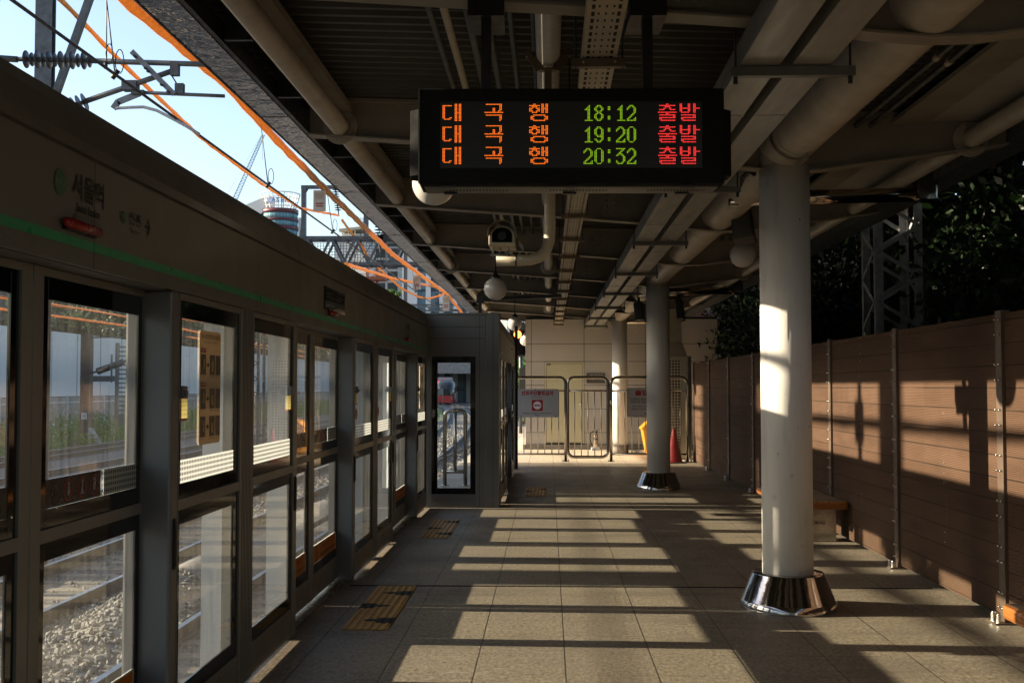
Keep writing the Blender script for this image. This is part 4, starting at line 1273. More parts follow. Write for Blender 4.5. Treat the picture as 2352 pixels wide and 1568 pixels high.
def rail(name, x0, x1, label, gate=False, hide_left=False):
    t = thing(name, label, 'gate' if gate else 'railing', ((x0 + x1) / 2, YR, 0), None if gate else 'steel railings across the platform end')
    m = MB(); frame_loop(m, x0, x1, .10 if gate else .0, 1.755, .032, bottom_round=gate); m.build('frame', 'railsteel', t)
    for zc_ in ((1.475,) if gate else (1.475, .16)): MB().cyl((x0, YR, zc_), (x1, YR, zc_), .021, n=10).build('cross_rail', 'railsteel', t)
    n = max(3, int(round((x1 - x0) / .147)))
    m = MB().cyl((0, 0, 0), (0, 0, 1.315 if not gate else 1.34), .010, n=8)
    first = None
    for i in range(1, n):
        x = x0 + (x1 - x0) * i / n
        zz = .16 if not gate else .132
        o = MB().cyl((x, YR, zz), (x, YR, 1.475), .010, n=8).build('baluster', 'railsteel', t)
    if not gate:
        q = MB()
        for x in (x0, x1):
            q.cyl((x, YR, .001), (x, YR, .012), .075, n=16)
            for dx in (-.055, .055): q.cyl((x + dx, YR - .03, .012), (x + dx, YR - .03, .045), .011, n=6, smooth=False)
        q.build('base_flange', 'railsteel', t)
    return t
rail('steel_railing', -.95, .355, 'steel tube railing left of the gate carrying the no crossing sign')
g_ = rail('railing_gate', .405, 1.235, 'small rounded steel gate in the middle of the railing', True)
MB().cyl((1.30, YR - .045, 1.20), (1.30, YR - .045, 1.28), .025, n=12).build('padlock', 'brushed', g_)
rail('steel_railing', 1.30, 2.88, 'steel tube railing right of the gate carrying the no entry sign')
t = thing('warning_sign', 'white no crossing sign with red symbol hung on the left railing', 'sign', (-.24, YR - .05, 1.2))
YS = YR - .045
MB().box(-.70, .205, YS, YS + .006, .925, 1.515).build('board', 'greysheet', t)
m = MB()
m.mat(0).text('선로무단통행금지', .10, (-.235, YS - .002, 1.42), XA, ZA, width=.66, bold=.035)
m.text('No Crossing', .045, (-.235, YS - .002, 1.342), XA, ZA, width=.225)
m.rectY(YS - .0015, -.35, -.12, 1.058, 1.287)
k = m.cur
m.mat(1); n = m.add([(-.235 + .083 * math.cos(a), YS - .003, 1.1725 + .083 * math.sin(a)) for a in (2 * math.pi * i / 28 for i in range(28))]); m.face([n + i for i in range(28)])
m.mat(0).rectY(YS - .0045, -.30, -.17, 1.158, 1.187)
m.mat(2).text('선로무단통행시 철도안전법에 의거 1천만원이하 과태료 부과', .030, (-.235, YS - .002, 1.005), XA, ZA, width=.62, bold=.01)
m.mat(3).text('KORAIL', .028, (-.235, YS - .002, .962), XA, ZA, width=.105, bold=.02, shear=.2)
m.build('lettering', ['redsign', 'whitesign', 'ink', 'blueink'], t)
m = MB()
for x, z in ((-.61, 1.495), (-.28, 1.497), (.17, 1.497), (-.58, .94), (.15, .945)): m.sphere((x, YS - .004, z), .014, 8, 6)
m.build('fixing', 'ink', t)
t = thing('warning_sign', 'white no entry sign on the right railing half hidden by the middle column', 'sign', (2.1, YR - .05, 1.2))
MB().box(1.64, 2.52, YS, YS + .006, .94, 1.53).build('board', 'greysheet', t)
m = MB(); m.mat(0).text('출입금지', .115, (2.08, YS - .002, 1.425), XA, ZA, width=.56, bold=.035)
m.mat(1).text('이곳에는 열차가 정차하지 않으니', .052, (2.08, YS - .002, 1.30), XA, ZA, width=.76, bold=.008); m.text('뒤쪽으로 이동해 주시기 바랍니다', .052, (2.08, YS - .002, 1.24), XA, ZA, width=.76, bold=.008)
m.text('The train does not stop here', .046, (2.08, YS - .002, 1.155), XA, ZA, width=.70, bold=.006); m.text('Please move back, thank you', .046, (2.08, YS - .002, 1.10), XA, ZA, width=.70, bold=.006)
m.mat(2).text('KORAIL', .046, (2.08, YS - .002, 1.0), XA, ZA, width=.2, bold=.02, shear=.2)
m.build('lettering', ['redsign', 'ink', 'blueink'], t)
m = MB()
for a in ((1.635, 2.525, 1.526, 1.536), (1.635, 2.525, .934, .944), (1.632, 1.642, .934, 1.536), (2.518, 2.528, .934, 1.536)): m.box(a[0], a[1], YS - .006, YS - .0005, a[2], a[3])
m.build('sign_frame', 'galv', t)

# ------------------------------------------------------------------ beige equipment room
YU = 28.4
ups = thing('equipment_room', 'beige panelled equipment room with olive door at the platform end', 'building', (2, 31, 0))
xj = [-.57, -.43, .886, 2.41, 4.2]; zj = [.13, .425, 1.01, 1.60, 2.19, 2.63, 3.25]
m = MB(); m.box(-.565, 4.2, YU + .02, YU + 6, 0.0, 3.3); m.build('core', 'hole', ups)
m = MB()
for i in range(4):
    for j in range(6):
        if i == 1 and j in (0, 1, 2, 3, ):
            # panels either side of the door
            m.box(xj[i] + .006, -.105, YU, YU + .018, zj[j] + .006, zj[j + 1] - .006); continue
        m.box(xj[i] + .006, xj[i + 1] - .006, YU, YU + .018, zj[j] + .006, zj[j + 1] - .006)
m.box(-.575, -.566, YU + .006, YU + 6, .13, 3.25)
m.build('wall_panels', 'upswall', ups)
MB().box(-.64, 4.2, YU - .06, YU + .019, 0.0, .125).build('plinth', 'plinth', ups)
m = MB(); m.box(-.10, -.06, YU - .01, YU + .015, .15, 2.18); m.box(.845, .882, YU - .01, YU + .015, .15, 2.18); m.box(-.06, .845, YU - .01, YU + .015, 2.14, 2.18); m.build('door_frame', 'upsdoor', ups)
d = MB().box(-.052, .838, YU - .004, YU + .014, .16, 2.132).build('door', 'upsdoor', ups)
m = MB().cyl((.79, YU - .05, 1.13), (.79, YU - .004, 1.13), .018, n=12); m.sphere((.79, YU - .06, 1.13), .032, 14, 8); m.build('knob', 'chrome', d)
m = MB().box(-.06, .05, YU - .05, YU - .01, 2.10, 2.135); m.build('door_closer', 'brushed', d)
MB().box(-.05, .84, YU - .012, YU - .0045, .165, .18).build('threshold', 'ink', d)
s_ = MB().box(.945, 1.405, YU - .03, YU - .004, 1.65, 1.90).build('room_sign', 'brownsign', ups)
m = MB().text('UPS 기계실', .085, (1.175, YU - .032, 1.845), XA, ZA, width=.33, bold=.005); m.text('UPS Machine Room 機械室', .035, (1.175, YU - .032, 1.745), XA, ZA, width=.36); m.build('room_sign_text', 'greyfilm', s_)

# fire extinguisher
t = thing('fire_extinguisher', 'dull steel fire extinguisher with black hose against the beige wall', 'fire extinguisher', (1.14, 27.95, 0))
ex, ey = 1.15, 27.95
MB().lathe([(.001, .08), (.055, .085), (.058, .12), (.058, .36), (.045, .41), (.02, .43), (.018, .45)], (ex, ey, 0), 20).build('cylinder', 'ext', t)
MB().cyl((ex, ey, .27), (ex, ey, .30), .0595, n=20).build('band', 'ink', t)
m = MB().tube([(ex, ey, .46), (ex - .06, ey - .01, .475), (ex - .13, ey - .02, .42), (ex - .14, ey - .02, .28), (ex - .10, ey - .02, .15)], .014, 8); m.box(ex - .02, ex + .05, ey - .012, ey + .012, .45, .475); m.bar((ex, ey, .47), (ex + .09, ey, .53), .02, .01); m.build('hose_and_lever', 'rubber', t)
s_ = MB().box(ex - .11, ex + .09, ey - .08, ey + .08, .001, .082).build('stand', 'whitesign', t, bevel=.008)
MB().text('소화기', .05, (ex - .01, ey - .083, .045), XA, ZA, width=.14, bold=.02).build('stand_text', 'blueink', s_)

# wheeled bin, cone, cabinet
t = thing('grit_bin', 'yellow plastic bin with curved lid behind the right railing', 'bin', (2.5, 26, 0))
bx0, bx1, by0, by1 = 2.10, 2.80, 25.6, 26.2
m = MB()
k = m.add([(bx0 + .10, by0 + .08, .03), (bx1 - .10, by0 + .08, .03), (bx1 - .10, by1 - .08, .03), (bx0 + .10, by1 - .08, .03), (bx0, by0, .60), (bx1, by0, .60), (bx1, by1, .60), (bx0, by1, .60)])
for f in ((3, 2, 1, 0), (4, 5, 6, 7), (0, 1, 5, 4), (1, 2, 6, 5), (2, 3, 7, 6), (3, 0, 4, 7)): m.face([k + i for i in f])
m.build('tub', 'yellowbin', t, bevel=.02)
m = MB(); m.prism([(bx0 - .03, .602), (bx1 + .03, .602), (bx1 + .02, .65), (bx1 - .12, .78), (2.45, .84), (bx0 + .12, .78), (bx0 - .02, .65)], 'Y', by0 - .03, by1 + .02); m.build('lid', 'yellowbin', t, bevel=.02)
t = thing('traffic_cone', 'red traffic cone standing at the foot of the right railing', 'traffic cone', (2.58, 23.55, 0))
MB().lathe([(.19, .012), (.165, .03), (.035, .70), (.028, .705), (.001, .705)], (2.58, 23.55, 0), 24).build('cone_body', 'cone', t)
MB().box(2.37, 2.79, 23.34, 23.76, .001, .02).build('cone_base', 'rubber', t)
t = thing('ventilation_cabinet', 'tall cream perforated ventilation cabinet with duct hood by the fence end', 'cabinet', (2.75, 25, 0))
MB().box(2.42, 3.06, 24.5, 25.3, .02, 2.22).build('casing', 'cabinet', t, bevel=.01)
MB().rectY(24.497, 2.47, 2.84, .10, 2.12).build('perforated_panel', 'louvre', t)
m = MB(); k = m.add([(2.46, 24.55, 2.22), (2.98, 24.55, 2.22), (2.98, 25.2, 2.22), (2.46, 25.2, 2.22), (2.56, 24.65, 2.52), (2.88, 24.65, 2.52), (2.88, 25.1, 2.52), (2.56, 25.1, 2.52)])
for f in ((0, 1, 5, 4), (1, 2, 6, 5), (2, 3, 7, 6), (3, 0, 4, 7)): m.face([k + i for i in f])
m.box(2.56, 2.88, 24.65, 25.1, 2.52, 3.3); m.build('duct_hood', 'cabinet', t)
m = MB()
for i in range(4): m.box(2.985 + i * .018, 2.993 + i * .018, 24.492, 24.4985, .05, 2.2)
m.build('corner_ribs', 'ink', t)

# ------------------------------------------------------------------ behind the fence: mast, brick wall, trees
t = thing('lattice_mast', 'dark galvanised lattice mast standing behind the brown fence', 'lattice mast', (4.0, 13.1, -.2))
mx0, mx1, my0, my1 = 3.72, 4.26, 13.05, 13.6
for x, sx in ((mx0, 1), (mx1, -1)):
    for y, sy in ((my0, 1), (my1, -1)):
        m = MB(); m.box(*sorted((x, x + sx * .095)), *sorted((y, y + sy * .010)), -.2, 8); m.box(*sorted((x, x + sx * .010)), *sorted((y + sy * .010, y + sy * .06)), -.2, 8)
        m.build('leg', 'mastgrey', t)
m = MB(); q = MB()
z = .2; s_ = 1
while z < 7:
    z2 = z + .29
    for y in (my0 - .006, my1 + .006):
        a, c = (mx0 + .03, mx1 - .03) if s_ > 0 else (mx1 - .03, mx0 + .03)
        m.bar((a, y, z), (c, y, z2), .008, .042, up=(0, 0, 1)); 
        for xx, zz in ((a, z + .03), (c, z2 - .03)): q.cyl((xx, y - .014, zz), (xx, y + .004, zz), .016, n=6, smooth=False)
    for x in (mx0 - .006, mx1 + .006):
        a, c = (my0 + .03, my1 - .03) if s_ > 0 else (my1 - .03, my0 + .03)
        m.bar((x, a, z), (x, c, z2), .008, .042, up=(0, 0, 1))
    z = z2; s_ = -s_
m.build('bracing', 'mastgrey', t); q.build('bolts', 'mastgrey', t)
m = MB(); m.box(3.9, 9.5, 33.0, 33.3, -.2, 4.4)
tag(m.build('brick_wall', 'brick'), 'red brick wall partly covered by leaves at the far right', 'brick wall')

def leaves(m, c, rad, n, size, clumps, seed, flat=.6):
    r_ = random.Random(seed)
    cs = []
    for i in range(clumps):
        while True:
            p = Vector((r_.uniform(-1, 1), r_.uniform(-1, 1), r_.uniform(-1, 1)))
            if p.length < 1: break
        cs.append((Vector(c) + Vector((p.x * rad[0], p.y * rad[1], p.z * rad[2])), r_.uniform(.55, 1.2)))
    cr = (rad[0] * rad[1] * rad[2]) ** (1 / 3) * 1.5 / clumps ** (1 / 3)
    for i in range(n):
        cc_, k = cs[r_.randrange(clumps)]
        d = Vector((r_.gauss(0, 1), r_.gauss(0, 1), r_.gauss(0, .8)))
        d = d.normalized() * (cr * k * r_.random() ** .5)
        p = cc_ + d
        nrm = Vector((r_.gauss(0, 1), r_.gauss(0, 1), r_.gauss(.5, 1))).normalized()
        a = nrm.orthogonal().normalized(); bb = nrm.cross(a)
        t = r_.uniform(0, 6.28); a, bb = a * math.cos(t) + bb * math.sin(t), bb * math.cos(t) - a * math.sin(t)
        s_ = size * r_.uniform(.6, 1.3)
        v = m.add([p - a * s_, p - bb * s_ * flat * .9 - a * s_ * .2, p + a * s_, p + bb * s_ * flat * .9 - a * s_ * .2 + nrm * s_ * .15])
        m.face([v, v + 1, v + 2, v + 3])

def tree(x, y, z0, h, crowns, label, mat='leafA', group='trees behind the fence', tr=.16, cat='tree', seed=1, lean=0.0):
    t = thing('tree', label, cat, (x, y, z0), group)
    r_ = random.Random(seed)
    m = MB()
    pts = [Vector((x + lean * f * h + r_.uniform(-.08, .08) * f, y + r_.uniform(-.1, .1) * f, z0 + f * h)) for f in (0, .15, .35, .55, .8, 1)]
    m.tube(pts, tr, 9, radii=[tr * 1.25, tr, tr * .85, tr * .65, tr * .4, tr * .1])
    for c, rad, n, sz in crowns:
        f = min(.75, max(.25, (c[2] - rad[2] * .4 - z0) / h))
        s_ = pts[0].lerp(pts[-1], f)
        for k in range(3):
            e = Vector(c) + Vector((r_.uniform(-.5, .5) * rad[0], r_.uniform(-.5, .5) * rad[1], r_.uniform(-.2, .6) * rad[2]))
            m.tube([s_, s_.lerp(e, .5) + Vector((0, 0, .15)), e], tr * .3, 6, radii=[tr * .4, tr * .25, tr * .06])
    m.build('trunk', 'bark', t)
    m = MB()
    for i, (c, rad, n, sz) in enumerate(crowns):
        leaves(m, c, rad, n, sz, max(5, n // 260), seed * 31 + i)
    m.build('crown', mat, t)
    return t
# unseen upper crowns added over the canopy roof for shade, lower ones fill the gap between roof and fence
tl_ = ['dark leafy tree overhanging the near end of the fence', 'dark tree with fresh green lower leaves right of the lattice mast', 'dark bushy tree directly behind the lattice mast', 'dark tree between the lattice mast and the front column', 'dark leafy tree seen left of the front column', 'dark tree overhanging the brick wall at the fence end']
specs = [(6.2, 3.5), (5.7, 8.8), (6.4, 13.6), (5.8, 17.6), (5.9, 22.8), (5.6, 28.4)]
for i, (x, y) in enumerate(specs):
    z0 = .1
    cr = [((x - 3.2, y, 6.4), (3.6, 3.1, 2.0), 9000, .20), ((x + 1.2, y + .6, 7.2), (3.2, 3.0, 2.6), 3200, .2), ((x + .4, y, 3.9), (2.0, 2.6, 1.3), 8200, .066), ((x - .5, y + .5, 2.3), (1.6, 2.5, 1.0), 6200, .06)]
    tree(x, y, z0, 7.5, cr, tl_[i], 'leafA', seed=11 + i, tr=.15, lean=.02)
m = MB()
for i in range(26):
    y = 5 + i * 1.05
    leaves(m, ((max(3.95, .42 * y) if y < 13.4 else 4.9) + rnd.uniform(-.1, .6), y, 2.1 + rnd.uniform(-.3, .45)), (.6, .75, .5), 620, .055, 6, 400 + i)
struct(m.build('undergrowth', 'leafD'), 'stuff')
m = MB()
for i in range(34):
    leaves(m, (9.5 + rnd.uniform(-1, 5), 2 + i * 1.1, 4.3 + rnd.uniform(-1, 1.5)), (1.6, 1.5, 1.6), 900, .16, 7, 600 + i)
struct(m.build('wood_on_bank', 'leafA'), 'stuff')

# ------------------------------------------------------------------ tracks
ZR = -1.135
def rail_mesh(m, x0, y0, y1, step=2.0):
    ys = []
    y = y0
    while y < y1:
        ys.append(y); y += (step if y < 60 else 6)
    ys.append(y1)
    prof = [(-.036, 0, 1), (.036, 0, 1), (.036, -.04, 0), (.010, -.06, 0), (.010, -.15, 0), (.065, -.165, 0), (.065, -.175, 0), (-.065, -.175, 0), (-.065, -.165, 0), (-.010, -.15, 0), (-.010, -.06, 0), (-.036, -.04, 0)]
    n = len(prof)
    k = m.add([(track_x(x0, y) + px, y, ZR + pz) for y in ys for px, pz, _ in prof])
    for i in range(len(ys) - 1):
        for j in range(n):
            jj = (j + 1) % n
            m.mat(1 if j == 0 else 0)
            m.face([k + i * n + j, k + i * n + jj, k + (i + 1) * n + jj, k + (i + 1) * n + j])
sl_proto = MB().box(-1.25, 1.25, -.12, .12, -.19, -.0)
def track(xc, y0, y1, label, nsl, ys0):
    t = thing('railway_track', label, 'railway track', (xc, 10, ZR - .2), 'parallel railway tracks')
    for s_ in (-1, 1):
        m = MB(); rail_mesh(m, xc + s_ * .7525, y0, y1); m.build('rail', ['railside', 'railtop'], t)
    first = None
    for i in range(nsl):
        y = ys0 + i * .62
        if first is None:
            m = MB(); m.box(xc - 1.2, xc + 1.2, y - .12, y + .12, ZR - .335, ZR - .17); first = m.build('sleeper', 'sleeper', t, bevel=.015); base = y
        else:
            o = first.copy(); COL.objects.link(o); o.parent = t; o.location = (track_x(xc, y) - xc, y - base, 0)
track(-3.40, -15, 230, 'railway track nearest the platform edge', 70, 1.0)
track(-6.84, -15, 230, 'second railway track beyond the gravel heap', 60, 3.0)
track(-11.0, -15, 230, 'third railway track across the yard', 0, 0)
track(-15.4, -15, 230, 'fourth railway track across the yard', 0, 0)
track(-20.2, -15, 230, 'farthest railway track beside the grass strip', 0, 0)
# crossover rails curving through the view past the end screen
m = MB()
for off in (0, 1.505):
    pts = [at(1004 + off * 16, 1062, 33) , ]
    cv = []
    for i in range(16):
        f = i / 15; y = 22 + 70 * f
        x = -3.1 - off + 1.9 * (0.5 - 0.5 * math.cos(math.pi * min(1, f * 1.2))) - .0005 * max(0, y - 45) ** 2
        cv.append((x, y, ZR - .02))
    m.tube(cv, .05, 6)
tag(m.build('crossover_rails', 'railside'), 'curved crossover rails beyond the end screen glass', 'rails')

ICO = []
_p = (1 + 5 ** .5) / 2
for a, c in ((-1, _p), (1, _p), (-1, -_p), (1, -_p)):
    ICO += [Vector((a, c, 0)).normalized()]
for a, c in ((-1, _p), (1, _p), (-1, -_p), (1, -_p)):
    ICO += [Vector((0, a, c)).normalized()]
for a, c in ((_p, -1), (_p, 1), (-_p, -1), (-_p, 1)):
    ICO += [Vector((a, 0, c)).normalized()]
ICOF = [(0, 11, 5), (0, 5, 1), (0, 1, 7), (0, 7, 10), (0, 10, 11), (1, 5, 9), (5, 11, 4), (11, 10, 2), (10, 7, 6), (7, 1, 8), (3, 9, 4), (3, 4, 2), (3, 2, 6), (3, 6, 8), (3, 8, 9), (4, 9, 5), (2, 4, 11), (6, 2, 10), (8, 6, 7), (9, 8, 1)]
def stone(m, p, s_, r_):
    sc = Vector((r_.uniform(.7, 1.3), r_.uniform(.7, 1.3), r_.uniform(.5, .9)))
    rot = Matrix.Rotation(r_.uniform(0, 6.28), 3, (r_.uniform(-1, 1), r_.uniform(-1, 1), r_.uniform(-1, 1) + .01))
    k = m.add([Vector(p) + rot @ Vector((v.x * sc.x, v.y * sc.y, v.z * sc.z)) * (s_ * r_.uniform(.75, 1.2)) for v in ICO])
    for f in ICOF: m.face([k + i for i in f])
r_ = random.Random(3)
m = MB()
hz = lambda x, y: .42 * math.exp(-((x + 5.05) / .55) ** 2) * (0.55 + .45 * math.sin(y * .55 - 1.2))
for i in range(5200):
    x, y = r_.uniform(-6.1, -4.15), 2.5 + 13 * r_.random() ** 1.3
    stone(m, (x, y, ZR - .18 + hz(x, y) * 1.0 + r_.uniform(-.02, .02)), r_.uniform(.022, .045), r_)
q = MB(); nxx, nyy = 20, 60
k = q.add([(-6.1 + 1.95 * i / nxx, 1 + 25 * j / nyy, ZR - .20 + hz(-6.1 + 1.95 * i / nxx, 1 + 25 * j / nyy)) for j in range(nyy + 1) for i in range(nxx + 1)])
for j in range(nyy):
    for i in range(nxx):
        a = k + j * (nxx + 1) + i; q.face([a, a + 1, a + nxx + 2, a + nxx + 1], True)
off = len(m.v); m.v += q.v; m.f += [[i + off for i in f] for f in q.f]; m.m += q.m; m.s += q.s
struct(m.build('gravel_heap', 'stone'), 'stuff')
m = MB()
for i in range(7000):
    y = 1.5 + 38 * r_.random() ** 1.7
    x = r_.choice((r_.uniform(-4.15, -1.9), r_.uniform(-8.6, -6.0), r_.uniform(-10.5, -8.0)))
    stone(m, (x, y, ZR - .19 + r_.uniform(-.01, .035)), r_.uniform(.022, .04), r_)
for i in range(7500):
    y = 24 + 62 * r_.random() ** 1.4
    x = track_x(-4.2, y) + r_.uniform(-3.2, 2.6)
    stone(m, (x, y, ZR - .18 + r_.uniform(-.02, .03)), r_.uniform(.045, .085), r_)
struct(m.build('loose_ballast', 'stone'), 'stuff')

# ------------------------------------------------------------------ overhead line equipment
def cover(m, pts, r, step=.35):
    """corrugated orange sleeve along a polyline"""
    out, rad = [], []
    for a, c in zip(pts[:-1], pts[1:]):
        a, c = Vector(a), Vector(c); n = max(2, int((c - a).length / step))
        for i in range(n):
            f = i / n; p = a.lerp(c, f)
            out.append(p + Vector((0, 0, rnd.uniform(-.008, .008)))); rad.append(r * (1.0 if i % 2 else 1.22))
    out.append(Vector(pts[-1])); rad.append(r)
    m.tube(out, r, 8, radii=rad)
def dropper(par, top, bot):
    m = MB().tube([top, Vector(top).lerp(Vector(bot), .5), bot], .006, 5)
    b_ = Vector(bot)
    m.tube([b_ + Vector((.035 - .035 * math.cos(a), 0, .11 + .10 * math.sin(a))) for a in (math.pi * 2 * i / 14 for i in range(15))], .0045, 5)
    m.cyl(b_ + Vector((-.025, 0, -.03)), b_ + Vector((.025, 0, .04)), .02, n=6); m.build('dropper', 'wire', par)
ol = thing('overhead_line', 'black contact wire under an orange sleeved messenger wire above the nearest track', 'overhead line', (-3.5, 20, 4))
XW = -3.5
wz = lambda y: 4.075
MB().tube([(track_x(XW, y), y, wz(y)) for y in list(range(-12, 60, 4)) + list(range(60, 200, 10))], .013, 6).build('contact_wire', 'wire', ol)
mp = [(-60, 4.9)] 
msg = [(-3.62, -12, 4.9), (-3.62, 4, 4.86), (-3.62, 9.7, 4.86), (-3.62, 12.6, 4.95), (-3.62, 15, 4.83), (-3.62, 18.4, 4.76), (-3.62, 22, 4.70), (-3.62, 26.3, 4.64), (-3.62, 31.6, 4.72), (-3.65, 41, 4.90), (-4.0, 60, 4.75), (-5.5, 90, 5.0)]
m = MB(); cover(m, msg, .046); m.build('messenger_sleeve', 'orange', ol)
q = MB()
for a, c in zip(msg[1:9], msg[2:10]):
    a, c = Vector(a), Vector(c)
    for i in range(int((c - a).length / .28)):
        p = a.lerp(c, i * .28 / (c - a).length); q.box(p.x + .026, p.x + .036, p.y - .010, p.y + .010, p.z - .012, p.z + .008)
q.build('sleeve_holes', 'hole', ol)
def mz(y):
    for a, c in zip(msg[:-1], msg[1:]):
        if a[1] <= y <= c[1]: return a[2] + (c[2] - a[2]) * (y - a[1]) / (c[1] - a[1])
    return 4.8
for y in (9.05, 14.1, 18.4, 24.0, 30.0, 36.5): dropper(ol, (-3.62, y, mz(y)), (XW - .02, y, wz(y) + .01))
MB().tube([at(975, 1, 9.0), at(245, 148, 9.0)], .006, 5) if False else None
# tag plates on the sleeve
def plate(p, w, h, label):
    p = Vector(p); m = MB(); m.box(p.x - w / 2, p.x + w / 2, p.y - .004, p.y + .004, p.z - h, p.z); o = m.build('hanging_tag', 'tagpale')
    tag(o, label, 'tag', 'tags hung on the overhead line')
    q = MB().rectY(p.y - .006, p.x - w * .34, p.x + w * .34, p.z - h * .4, p.z - h * .12); q.mat(1).rectY(p.y - .006, p.x - w * .3, p.x + w * .3, p.z - h * .78, p.z - h * .72); q.rectY(p.y - .006, p.x - w * .3, p.x + w * .3, p.z - h * .66, p.z - h * .60); q.build('print', ['cream', 'redsign'], o)
plate((-3.66, 18.0, 4.70), .20, .34, 'largest pale tag hanging from the orange sleeve by the roof edge')
plate((-3.66, 31.5, 4.66), .22, .40, 'middle pale tag hanging from the orange sleeve')
plate((-3.66, 40.5, 4.82), .24, .55, 'farthest pale tag hanging from the orange sleeve')
fd = thing('feeder_cable', 'sagging orange sleeved feeder wire ending at a string insulator', 'cable', (-9.3, 30, 8))
A_ = [at(60, -70, 20), at(140, 0, 21.9), at(300, 165, 25.4), at(460, 315, 30.4), at(600, 421, 36.5), at(690, 478, 42.6), at(778, 495, 50)]
m = MB(); cover(m, A_, .045, .5); m.build('sleeve', 'orange', fd)
m = MB(); a, c = at(770, 430, 50), at(778, 492, 50)
for i in range(11):
    p = a.lerp(c, i / 12); m.lathe([(.03, .02), (.16, -.02), (.03, -.04)], p, 12)
m.cyl(a, c, .025, n=8); m.build('string_insulator', 'black', fd)
m = MB(); cover(m, [at(785, 505, 50), at(815, 545, 50), at(834, 570, 50.5), at(845, 590, 51)], .05, .5); m.build('jumper_sleeve', 'orange', fd)
cr_ = thing('crossing_cable', 'orange sleeved wire crossing low over the yard toward the far gantry', 'cable', (-8, 45, 7))
m = MB(); cover(m, [at(795, 606, 30), at(840, 620, 34), at(898, 638, 40), at(962, 651, 47), at(1006, 660, 53), at(1034, 677, 58)], .045, .5); m.build('sleeve', 'orange', cr_)
m = MB(); cover(m, [at(865, 610, 52), at(891, 636, 53), at(923, 663, 54), at(962, 682, 55), at(987, 685, 56), at(1013, 678, 57), at(1024, 671, 58)], .04, .5); m.build('slack_sleeve', 'orange', cr_)
for i, (x, z, lab) in enumerate(((-11.0, 4.1, 'contact wire'), (-15.4, 4.1, 'contact wire'), (-20.2, 4.1, 'contact wire'))):
    t = thing('overhead_line', ('orange sleeved overhead line above the third track', 'orange sleeved overhead line above the fourth track', 'orange sleeved overhead line above the farthest track')[i], 'overhead line', (x, 30, 4))
    MB().tube([(track_x(x, y), y, z) for y in range(-10, 160, 10)], .014, 5).build('contact_wire', 'wire', t)
    m = MB(); cover(m, [(track_x(x, y), y, z + .75 + .12 * math.cos(y * .12)) for y in range(-10, 120, 6)], .05, .6); m.build('messenger_sleeve', 'orange', t)
    if i: 
        m = MB(); cover(m, [(track_x(x + .7, y), y, z + .28 + .05 * math.cos(y * .2 + i)) for y in range(10, 110, 6)], .04, .6); m.build('auxiliary_sleeve', 'orange', t)

# cantilever over the nearest track
YC = 10.5
ca = thing('line_cantilever', 'grey steel cantilever with ribbed insulator reaching over the nearest track', 'cantilever', at(230, 160, YC))
a, c = at(30, 136, YC), at(212, 140, YC)
m = MB().cyl(a, c, .022, n=10)
for i in range(12):
    p = a.lerp(c, .16 + .80 * i / 11); d = (c - a).normalized(); rr = .085 if i % 2 == 0 else .066
    m.cyl(p - d * .014, p + d * .004, rr * .35, rr, n=18); m.cyl(p + d * .004, p + d * .010, rr, rr * .5, n=18)
m.build('insulator', 'insul', ca)
MB().tube([at(210, 140, YC), at(300, 143, YC), at(400, 146, YC), at(490, 149, YC)], .026, 12).build('top_tube', 'galv', ca)
MB().tube([at(-60, 130, YC), at(40, 137, YC)], .03, 10).build('end_fitting', 'galvdark', ca)
m = MB().tube([at(196, 233, YC), at(300, 197, YC), at(405, 160, YC)], .026, 12); m.build('stay_tube', 'galv', ca)
m = MB(); a, c = at(150, 250, YC), at(198, 233, YC); m.cyl(a, c, .02, n=10)
for i in range(4):
    p = a.lerp(c, .1 + .8 * i / 3); d = (c - a).normalized(); m.cyl(p - d * .012, p + d * .006, .03, .085, n=18)
m.build('lower_insulator', 'insul', ca)
m = MB().bar(at(302, 118, YC - .06), at(400, 217, YC - .06), .05, .008, up=(0, 1, 0)); m.build('tie_plate', 'galv', ca)
m = MB()
for u, v in ((311, 130), (335, 158), (341, 165), (372, 196), (387, 212)):
    p = at(u, v, YC - .07); m.cyl(p, p - YA * .03, .013, n=6, smooth=False)
m.build('tie_bolts', 'black', ca)
MB().tube([at(310, 212, YC), at(400, 216, YC), at(516, 221, YC)], .017, 10).build('steady_tube', 'galv', ca)
m = MB().bar(at(322, 214, YC), at(270, 235, YC), .06, .012, up=(0, 1, 0)); m.bar(at(272, 233, YC), at(260, 250, YC), .06, .012, up=(0, 1, 0)); m.build('steady_arm', 'galv', ca)
m = MB().tube([at(266, 249, YC), at(300, 247, YC), at(330, 246, YC), at(360, 254, YC), at(395, 272, YC), at(430, 291, YC), at(458, 309, YC)], .015, 8); m.build('steady_rod', 'pale', ca)
m = MB(); m.cyl(at(392, 170, YC), at(408, 196, YC), .007, n=6); p = at(402, 160, YC); m.box(p.x - .04, p.x + .04, p.y - .03, p.y + .03, p.z - .06, p.z + .07); p = at(413, 205, YC); m.box(p.x - .04, p.x + .04, p.y - .03, p.y + .03, p.z - .05, p.z + .05); p = at(300, 197, YC); m.box(p.x - .07, p.x + .07, p.y - .05, p.y + .05, p.z - .05, p.z + .04); p = at(320, 213, YC); m.box(p.x - .07, p.x + .05, p.y - .03, p.y + .03, p.z - .02, p.z + .02)
m.build('clamps', 'galvdark', ca)
m = MB().tube([at(245, -60, 9.0), at(245, 148, 9.0)], .005, 5)
b_ = at(243, 150, 9.0); m.tube([b_ + Vector((.028 - .028 * math.cos(a), 0, .09 + .085 * math.sin(a))) for a in (math.pi * 2 * i / 14 for i in range(15))], .004, 5); m.cyl(b_ - ZA * .03, b_ + ZA * .02, .016, n=6)
